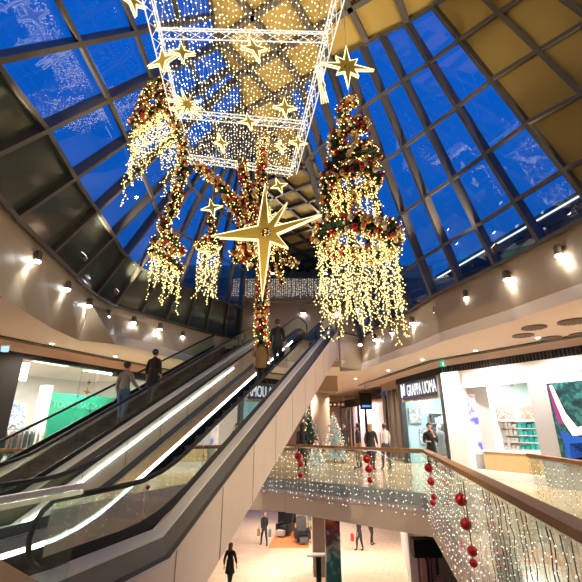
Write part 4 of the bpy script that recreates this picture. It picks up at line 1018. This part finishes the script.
m = MB(); vwall(m, p.xy+V((.8, .3)), q.xy+V((1.2, .3)), 0, 3.3, .1); struct('wall_shop_pink', m, mat('pink lit shop wall', (.85, .55, .62), .5))
panel_light((*((p.xy+q.xy)/2+V((.4, 0))), 3.2), .5, 2.5, 'ceiling light in the far pink shop', 300)
k_ = at_y(366, 407, 25); g = thing('hanging_sign', 'dark square hanging sign above the queue', 'sign', (k_.x, 25, 3.0)); b = MB(); b.box((0, 0, .1), (.75, .12, 1.0)); b.build('board', BLK, g); b = MB(); b.box((0, -.07, -.2), (.5, .02, .12)); b.build('blue_band', emit('blue sign glow', (.1, .3, .9), 1.2), g); b = MB(); b.tube([(0, 0, .6), (0, 0, 1.15)], .02, 6); b.build('rod', CHROME, g)
k_ = at_y(336.5, 404.5, 24); g = thing('wayfinding_sign', 'dark overhead wayfinding sign with pale marks beside the round column', 'sign', (k_.x, 24, k_.z)); b = MB(); b.box((0, 0, 0), (1.0, .1, .26)); b.build('board', BLK, g)
b = MB()
for i in range(4): b.box((-.36+i*.24, -.06, 0), (.12, .02, .10))
b.build('marks', mat('orange sign mark', (.8, .35, .1), .5), g); b = MB()
for x in (-.4, .4): b.tube([(x, 0, .13), (x, 0, 4.15-k_.z)], .012, 5)
b.build('rod', CHROME, g)
def xmas_tree(p, h, r, col, label, rot_=0.):
    g = thing('christmas_tree', label, 'christmas tree', p, rot_); b = MB(); b.tube([(0, 0, 0), (0, 0, h*.9)], .05, 7); b.build('trunk', mat('bark', (.15, .09, .05), .8), g)
    b = MB(); bl = MB()
    for i in range(1400):
        t = random.random()**.7; z = h*(.12+.88*(1-t)); R = r*t+.03; a = random.uniform(0, 2*math.pi); p0 = V((R*.3*math.cos(a), R*.3*math.sin(a), z)); e = V((R*math.cos(a)*random.uniform(.8, 1.1), R*math.sin(a)*random.uniform(.8, 1.1), z-.12*t-.04)); s = V((-math.sin(a), math.cos(a), 0))*.035
        b.add([p0-s, p0+s, e], [(0, 1, 2)])
        if i % 9 == 0: bl.octa(e, .018)
    b.build('foliage', col, g); bl.build('fairy_bulbs', COOLB, g, False, 'stuff')
    for i in range(14):
        a = i*2.4; t = (i+.5)/14; o = bpy.data.objects.new('bauble', BALL_ME[i % 3]); COL.objects.link(o); o.parent = g; R = r*t; o.location = (R*math.cos(a), R*math.sin(a), h*(.14+.84*(1-t))); o.scale = (.06, .06, .06)
frost = mat('frosted fir', (.62, .68, .66), .7, 0, .2, 8); dkf = mat('deep fir', (.03, .09, .05), .7, 0, .4, 8)
q = at_y(334, 430, 20.6); xmas_tree((q.x, 20.6, 0), 2.35, .75, frost, 'frosted white christmas tree right of the round column')
q = at_y(309, 430, 21.5); xmas_tree((q.x, 21.5, 0), 2.7, .85, dkf, 'green christmas tree with lights left of the round column')
q = at_y(316, 440, 19.2); xmas_tree((q.x, 19.2, 0), 1.1, .45, frost, 'short frosted christmas tree in front of the round column')
# -------------------------------------------------- lower floor
def lz(px, py): return on_z(px, py, -5.0)
p = lz(334, 596); m = MB(); m.box((p.x, p.y, -3), (.62, .62, 4.0)); 
o = m.build('trim_27', mural_mat('spray painted mural')); o['kind'] = 'structure'
p = lz(321, 574); m = MB(); m.box((p.x, p.y, -3), (.75, .75, 4.0)); struct('trim_28', m, mat('grey beige pillar', (.38, .31, .25), .5))
p = lz(319, 585); g = thing('information_stand', 'slim black pedestal with a white tilted top beside the painted pillar', 'stand', p); b = MB(); b.box((0, 0, .55), (.22, .18, 1.1)); b.build('pedestal', BLK, g); b = MB(); b.box((-.1, 0, 1.15), (.85, .4, .06)); b.build('top', WHITE, g)
cs = [lz(268, 548), lz(309, 548), lz(309, 522), lz(282, 522)]
m = MB(); m.prism([c.xy for c in cs], -5.0, -4.98); o = m.build('mat', mat('orange mat', (.70, .27, .09), .8)); tag(o, 'orange mat under the black massage chairs on the lower floor', 'mat')
def massage_chair(p, ang, label, top):
    g = thing('massage_chair', label, 'chair', p, ang); L = mat('black leather', (.015, .015, .018), .35)
    b = MB(); b.box((0, 0, .28), (.72, .8, .3)); b.box((0, -.05, .47), (.52, .7, .14)); b.build('seat', L, g)
    b = MB(); b.beam((0, .3, .4), (0, .62, 1.2), .6, .2, V((1, 0, 0)).cross(V((0, .3, .8)))); b.build('backrest', L, g)
    b = MB(); b.box((0, .58, 1.12), (.42, .16, .28)); b.build('headrest', top, g)
    for s in (-1, 1): b = MB(); b.box((.38*s, .02, .45), (.18, .85, .42)); b.build('armrest', L, g)
    b = MB(); b.box((0, -.55, .24), (.5, .4, .28)); b.build('footrest', top, g)
q = lz(285, 535); massage_chair(q+V((0, 0, .0)), -.5, 'black massage chair with a pale upholstered head, left on the orange mat', mat('pale leather', (.6, .58, .56), .5))
q = lz(299, 542); massage_chair(q+V((.2, 0, .0)), .1, 'black massage chair with grey cushions, right on the orange mat', mat('grey leather', (.10, .10, .11), .4))
q = lz(287, 522); g = thing('display_box', 'white-topped black box standing behind the massage chairs', 'display', q); b = MB(); b.box((0, 0, .6), (1.3, .8, 1.2)); b.build('body', BLK, g); b = MB(); b.box((0, 0, 1.22), (1.25, .78, .04)); b.build('top', WHITE, g)
q = lz(312, 534); g = thing('display_rack', 'small white rack with bottles beside the grey pillar on the lower floor', 'rack', q); b = MB(); b.box((0, 0, .8), (.6, .4, .05)); b.box((0, 0, 1.4), (.6, .4, .05)); b.box((0, 0, .3), (.6, .4, .05)); b.build('shelf_board', OAK, g)
for x in (-.28, .28): b = MB(); b.box((x, .15, .75), (.04, .04, 1.5)); b.build('post', WHITE, g)
for z in (.33, .83):
    for x in (-.2, -.07, .07, .2): b = MB(); b.lathe((x, 0, z), [(.045, 0), (.045, .18), (.02, .24), (.02, .3)], 8); b.build('bottle', mat('teal bottle', (.1, .3, .28), .3), g)
g = thing('hanging_sign', 'black rectangular hanging sign at the right of the lower floor', 'sign', at_y(426, 547, 18.0)); b = MB(); b.box((0, 0, 0), (1.1, .5, .62)); b.build('box', BLK, g); b = MB(); b.tube([(0, 0, .3), (0, 0, -1.0-g.location.z)], .03, 6); b.build('rod', BLK, g)
m = MB(); a, c = lz(417, 600), lz(404, 545)
m.beam((a.x, a.y, -3), (c.x, c.y, -3), .3, 4.0); struct('wall_lower_right', m, WHITE)
for k, (px, py, h) in enumerate(((424, 590, 1.5), (431, 596, 1.4))):
    q = lz(px, py); clothes_rail(q, .8, 'clothes rail in the lower floor shop at the right, %s one' % ('nearer' if k else 'farther'), [(.2, .1, .1), (.5, .42, .36), (.1, .1, .12), (.6, .3, .25)], 8)
for px, py in ((300, 560), (350, 560), (250, 575), (395, 560), (330, 530), (270, 530)):
    q = on_z(px, py, -5); panel_light((q.x, q.y, -1.03), 1.6, .4, 'flush ceiling light over the lower floor, '+{(300, 560): 'beside the orange mat', (350, 560): 'above the red bag', (250, 575): 'left of the walker', (395, 560): 'by the right pillar', (330, 530): 'deep behind the painted pillar', (270, 530): 'deep behind the massage chairs'}[(px, py)], 140, (1, .86, .70))

# -------------------------------------------------- neighbouring building seen through the lower roof panes
g = thing('neighbouring_building', 'dark neighbouring building with lit window bands, seen through the lower right roof panes', 'building', (0, 0, 0)); A_, B_ = V((16, 12)), V((9.2, 38)); d = (B_-A_).normalized(); n = V((d.y, -d.x)); n = n if n.x > 0 else -n
b = MB(); b.prism([A_, B_, B_+n*12, A_+n*12], -5, 13.0); b.build('facade', mat('dusk blue grey facade', (.05, .065, .085), .7, 0, .2, .3), g)
for z, e_ in ((12.4, 1), (10.6, 0), (8.8, 1)):
    b = MB(); vwall(b, A_-n*.08, B_-n*.08, z-.5, z+.1, .06); b.build('window_band', mat('dark window band', (.015, .02, .03), .1), g)
    if e_: b = MB(); p0, p1 = A_+(B_-A_)*.15, A_+(B_-A_)*.8; vwall(b, p0-n*.16, p1-n*.16, z+.18, z+.26, .05); b.build('light_line', emit('cool light line', (.75, .88, 1), 1.6), g)
# ================================================================== PEOPLE
SKIN = mat('skin', (.55, .33, .24), .55); SHOE = mat('shoe', (.03, .025, .025), .5)
HAIR = {'dark': mat('dark hair', (.025, .018, .014), .6), 'brown': mat('brown hair', (.12, .06, .03), .6), 'grey': mat('grey hair', (.35, .33, .31), .6), 'fair': mat('fair hair', (.45, .30, .14), .6)}
def cloth(c): return mat('cloth %d %d %d' % tuple(int(x*100) for x in c), c, .85)
def person(loc, rz, label, top=(.03, .03, .035), legs=(.04, .05, .08), hair='dark', h=1.74, stride=.12, armL='hang', armR='hang', coat=False, long_hair=False, group=None):
    """one continuous skinned body: joints as vertices, a radius each; then one material per region"""
    g = thing('person', label, 'person', loc, rz, group); k = h/1.74
    v = []; e = []; rad = []; reg = []
    def n(p, r, par, rg, ry=None):
        v.append(V(p)*k); rad.append((r*k, (ry or r)*k)); reg.append(rg); i = len(v)-1
        if par is not None: e.append((par, i))
        return i
    pel = n((0, 0, .95), .135, None, 'legs', .105)
    wst = n((0, 0, 1.08), .15, pel, 'top', .12); chs = n((0, .01, 1.30), .175, wst, 'top', .13); shl = n((0, 0, 1.43), .115, chs, 'top', .08)
    nk = n((0, .01, 1.51), .052, shl, 'skin'); jaw = n((0, .025, 1.585), .075, nk, 'skin', .08); hd = n((0, .012, 1.66), .088, jaw, 'skin', .098); n((0, .01, 1.725), .058, hd, 'skin', .065)
    n((0, .125, 1.625), .014, jaw, 'skin')
    for s in (-1, 1): n((.092*s, .005, 1.625), .016, hd, 'skin')
    for s, arm, st in ((-1, armL, stride), (1, armR, -stride)):
        hp = n((.095*s, 0,   .88), .112, pel, 'legs'); kn = n((.10*s, st*.55+.03,   .49), .076, hp, 'legs'); cf = n((.10*s, st*.8, .30), .060, kn, 'legs'); an = n((.10*s, st, .09), .043, cf, 'shoe')
        he = n((.10*s, st+.05, .045), .043, an, 'shoe'); n((.105*s, st+.17, .035), .036, he, 'shoe')
        sj = n((.175*s, 0, 1.405), .078, shl, 'top')
        if arm == 'hang': el, wr, fd, pn = V((.225*s, -.02-st*.5, 1.13)), V((.235*s, .05-st*.7, .89)), V((0, .03, -1)), V((0, 1, 0))
        elif arm == 'face': el, wr, fd, pn = V((.21*s, .10, 1.14)), V((.09*s, .22, 1.40)), V((-.35*s, -.25, .9)), V((0, -1, .1))
        elif arm == 'hold': el, wr, fd, pn = V((.22*s, .02, 1.14)), V((.12*s, .27, 1.16)), V((-.5*s, .8, .1)), V((0, 0, -1))
        else: el, wr, fd, pn = V((.24*s, .06, 1.16)), V((.22*s, .32, 1.05)), V((0, .9, -.2)), V((0, 0, -1))
        a = n(el, .058, sj, 'top'); b_ = n(el+(wr-el)*  .35, .052, a, 'top'); w_ = n(wr, .027, b_, 'skin')
        fd = fd.normalized(); sd = fd.cross(pn).normalized(); pn = sd.cross(fd).normalized()
        pm = n(wr+fd*.045, .027, w_, 'skin', .027); p2 = n(wr+fd*.085, .028, pm, 'skin', .026)
        for q, L in ((-.030, .062), (-.010, .074), (.010, .070), (.030, .054)):
            r0 = wr+fd*.095+sd*q*.9; f1 = n(r0+fd*L*.5+pn*.008+sd*q*.15, .0088, p2, 'skin'); n(r0+fd*L*.95+pn*.03+sd*q*.15, .0078, f1, 'skin')
        t1 = n(wr+fd*.05+sd*.045*-s+pn*.012, .0105, pm, 'skin'); n(wr+fd*.095+sd*.058*-s+pn*.025, .009, t1, 'skin')
    me = bpy.data.meshes.new('body'); me.from_pydata(v, e, []); o = bpy.data.objects.new('body', me); COL.objects.link(o)
    sk = o.modifiers.new('skin', 'SKIN'); sk.use_smooth_shade = True; sk.branch_smoothing = .3
    for i, r in enumerate(rad): me.skin_vertices[0].data[i].radius = r
    me.skin_vertices[0].data[0].use_root = True
    sb = o.modifiers.new('sub', 'SUBSURF'); sb.levels = sb.render_levels = 1
    dg = bpy.context.evaluated_depsgraph_get(); dg.update()
    nm = bpy.data.meshes.new_from_object(o.evaluated_get(dg)); bpy.data.objects.remove(o)
    nm.materials.clear()
    order = ['top', 'legs', 'skin', 'shoe']
    for m_ in (cloth(top), cloth(legs), SKIN, SHOE): nm.materials.append(m_)
    for f in nm.polygons:
        c = f.center; best = None
        for (i, j) in e:
            a, b_ = v[i], v[j]; d = b_-a; t = max(0, min(1, (c-a).dot(d)/max(d.length_squared, 1e-9))); q = (c-(a+d*t)).length-(rad[i][0]*(1-t)+rad[j][0]*t)
            if best is None or q < best[0]: best = (q, reg[j] if t > .45 else reg[i])
        f.material_index = order.index(best[1]); f.use_smooth = True
    nm.name = 'body'; bo = bpy.data.objects.new('body', nm); COL.objects.link(bo); bo.parent = g
    b = MB(); b.ball(V((0, -.012, 1.675))*k, .108*k, 14, 9, (.92, 1.02, .98))
    if long_hair: b.ball(V((0, -.06, 1.56))*k, .10*k, 12, 8, (.95, .6, 1.5))
    b.v = [p if not (p[1] > .055*k and p[2] < 1.70*k) else (p[0], .03*k, max(p[2], 1.70*k)) for p in b.v]
    b.build('hair', HAIR[hair], g, True)
    for s in (-1, 1): b = MB(); b.ball(V((.034*s, .098, 1.648))*k, .011*k, 8, 5); b.build('eye', mat('eye', (.03, .02, .02), .2), g, True)
    b = MB(); b.ball(V((0, .104, 1.578))*k, .022*k, 8, 5, (1, .4, .35)); b.build('mouth', mat('lips', (.40, .14, .12), .5), g, True)
    if coat:
        b = MB(); b.lathe((0, 0, 0), [(.215*k, .62*k), (.19*k, .8*k), (.165*k, 1.0*k), (.16*k, 1.12*k)], 16, False); b.v = [(p[0], p[1]*.85, p[2]) for p in b.v]; b.build('coat_skirt', cloth(top), g, True)
    return g
def bag(p, label, col, s=1., tall=.34):
    g = thing('shopping_bag', label, 'bag', p); b = MB(); b.box((0, 0, tall/2*s), (.16*s, .30*s, tall*s)); b.build('pouch', cloth(col), g)
    b = MB(); b.tube([(0, -.09*s, tall*s), (0, -.07*s, tall*s+.14), (0, .07*s, tall*s+.14), (0, .09*s, tall*s)], .008, 5); b.build('handle', cloth(col), g)
TR = math.atan2(T.y, T.x)-math.pi/2
def rider(s, k, *a, off=0., **kw):
    s = -.9+.4*round((s+.9)/.4); p = ept(s+off-.02, k, zc(s)+.012); return person(p, TR, *a, **kw)
def s_for(px, k, off=0.):
    return min([i*.1 for i in range(0, 115)], key=lambda s: abs(proj(ept(s+off, k, zc(s)+.9))[0]-px))
rider(s_for(122, 4.4, .7), 4.4, 'person in a grey jacket and blue jeans riding the farther escalator', (.32, .31, .30), (.07, .14, .30), 'dark', stride=.06, armR='rail', off=.7)
rider(s_for(149, 4.4, .7), 4.4, 'person all in black riding the farther escalator, above the grey jacket', (.015, .015, .018), (.03, .045, .08), 'dark', stride=.06, off=.7, coat=True)
rider(s_for(266, .70), .75, 'person in a long brown coat near the head of the nearer escalator', (.16, .09, .035), (.02, .02, .02), 'brown', stride=.04, coat=True, long_hair=True)
p9 = s_for(283, .70)
rider(p9, .85, 'person in black near the escalator head carrying a cream bag', (.02, .018, .018), (.02, .02, .022), 'dark', stride=.05)
sp = -.9+.4*round((p9+.9)/.4); bag(ept(sp-.02, .50, zc(sp)+.32), 'cream bag held by the person at the escalator head', (.75, .66, .55), 1.1, .42)
def stand(px, y, rz, label, **kw): q = at_y(px, 440, y); return person((q.x, y, 0), rz, label, **kw)
stand(302, 16.6, .4, 'person in a wide black coat behind the left end of the far balustrade', top=(.012, .012, .013), legs=(.02, .02, .022), coat=True, long_hair=True, armR='hold')
stand(345, 25, 2.6, 'person in black standing alone between the white trees and the queue', top=(.02, .02, .022), legs=(.03, .03, .035), stride=.1)
stand(358, 17.6, 1.2, 'person in a dark jacket and tan trousers, left of the group of three', top=(.03, .03, .035), legs=(.30, .20, .12), stride=.05)
stand(371, 17.0, -.6, 'fair-haired person in a long black coat, in the middle of the group of three', top=(.025, .025, .03), legs=(.05, .05, .07), hair='fair', long_hair=True, coat=True)
stand(385, 17.2, .3, 'person in a pale grey jacket, right of the group of three', top=(.55, .50, .47), legs=(.05, .05, .06), hair='brown')
stand(430.5, 14.6, 2.9, 'man in black with a hand raised to his face before the sign shop', top=(.015, .015, .018), legs=(.02, .02, .025), armL='face', armR='hold', stride=.02)
def low(px, py, rz, label, **kw): q = on_z(px, py, -5.0); return person(q, rz, label, **kw)
low(264, 546, .5, 'walker in black with bags on the lower floor, left of the orange mat', top=(.02, .02, .025), legs=(.03, .04, .07), hair='fair', stride=.2)
q = on_z(264, 546, -5); bag(q+V((-.34, .1, .50)), 'tan bag in the hand of the walker on the lower floor', (.45, .28, .12)); bag(q+V((.33, .05, .48)), 'grey bag in the other hand of the walker on the lower floor', (.2, .2, .22))
low(229, 590, -.3, 'person in black walking under the nearer escalator on the lower floor', top=(.015, .015, .017), legs=(.02, .02, .022), stride=.2, coat=True, long_hair=True, hair='brown')
low(360, 551, .8, 'person in dark clothes with a red bag beside the painted pillar', top=(.02, .02, .022), legs=(.03, .03, .04), stride=.14)
q = on_z(360, 551, -5); bag(q+V((-.4, 0, .5)), 'red bag of the person beside the painted pillar', (.5, .03, .03))
low(372, 545, -1.2, 'person in dark grey clothes right of the red bag on the lower floor', top=(.05, .05, .055), legs=(.02, .02, .03), stride=.12)
# ================================================================== ADDED FILL LAMPS (put on ledge and parapet to brighten crown and void)
def fill_lamp(p, tgt, e, label, col=(1, .80, .52), ang=1.25):  # added lamp with a body, brightens whatever it is aimed at
    g = thing('fill lamp', label, 'fill lamp', p, 0, 'added fill lamps below the roof'); b = MB(); d = (V(tgt)-V(p)).normalized()
    a = d.cross(ex).normalized(); c = a.cross(d); b.box(d*.0, (.26, .10, .18), (a, d, c)); b.build('housing', MATS['bronze lamp housing'], g)
    b = MB(); b.beam(V((0, 0, 0)), V((p[0]*-.0, 0, -.12)), .03, .03); b.build('bracket', MATS['bronze lamp housing'], g); b = MB(); b.box(d*.056, (.22, .012, .14), (a, d, c)); b.build('lens', emit('flood lens', (1, .9, .7), 4), g)
    light('SPOT', V(p)+d*.10, e, col, .1, tgt, ang, .6)
FL = 900
for k, (t, tg) in enumerate(((2, (1.5, 8, 13)), (5, (0, 11, 13)), (7, (.5, 16, 13)))):
    p = (Lnodes[t][0]+Lnodes[t+1][0])/2; d = V((0-p.x, 9-p.y, 0)).normalized(); fill_lamp(p+d*.55+V((0, 0, .16)), tg, FL, 'small added floodlight on the left ledge, %s from the near edge' % ORD[k])
for k, (t, tg) in enumerate(((1, (0, 3, 13)), (3, (-.5, 7, 13)), (5, (-1, 12, 13)))):
    p = (Rnodes[t][0]+Rnodes[t+1][0])/2; d = V((0-p.x, 9-p.y, 0)).normalized(); fill_lamp(p+d*.55+V((0, 0, .16)), tg, FL, 'small added floodlight on the right ledge, %s from the near edge' % ORD[k])
for k, (p, tg) in enumerate(((Lb[1], (3, 4, 13)), (Rb[1], (2, 2, 13)), (Rb[2], (5.5, 6.5, 10.5)), (Lb[2], (3.5, 13, -1)), (Rb[3], (-1, 12, 0)))):
    d = V((0-p.x, 6-p.y, 0)).normalized(); fill_lamp(p+d*.55+V((0, 0, .16)), tg, 500 if k < 3 else 1900, 'small added floodlight on the ledge beside the viewer, %s of five' % ORD[k])  # added lamps; the last pair brightens the far slab and cladding
for k, (x, y) in enumerate(((-1.2, 23.4), (2.2, 23.4))): fill_lamp(V((x, y, 10.95)), (x*.3, 17, 13), 700, 'small added floodlight on the high balustrade, %s of two' % ORD[k])  # added pair, brightens the ceiling over the neck
# lamps over the upper landing
for x in (-2, .8, 3): 
    g = thing('wall_lamp', 'wall lamp above the upper landing, %s' % {-2: 'leftmost', .8: 'middle one', 3: 'rightmost'}[x], 'lamp', (x, 24.15, 8.6)); b = MB(); b.box((0, 0, 0), (.3, .14, .12)); b.build('lamp_body', MATS['bronze lamp housing'], g); b = MB(); b.box((0, -.01, -.066), (.26, .1, .012)); b.build('lens', LAMP, g)
    light('SPOT', (x, 23.8, 8.45), 260, (1, .82, .6), .1, (x, 21, 5), 2.2, .8)
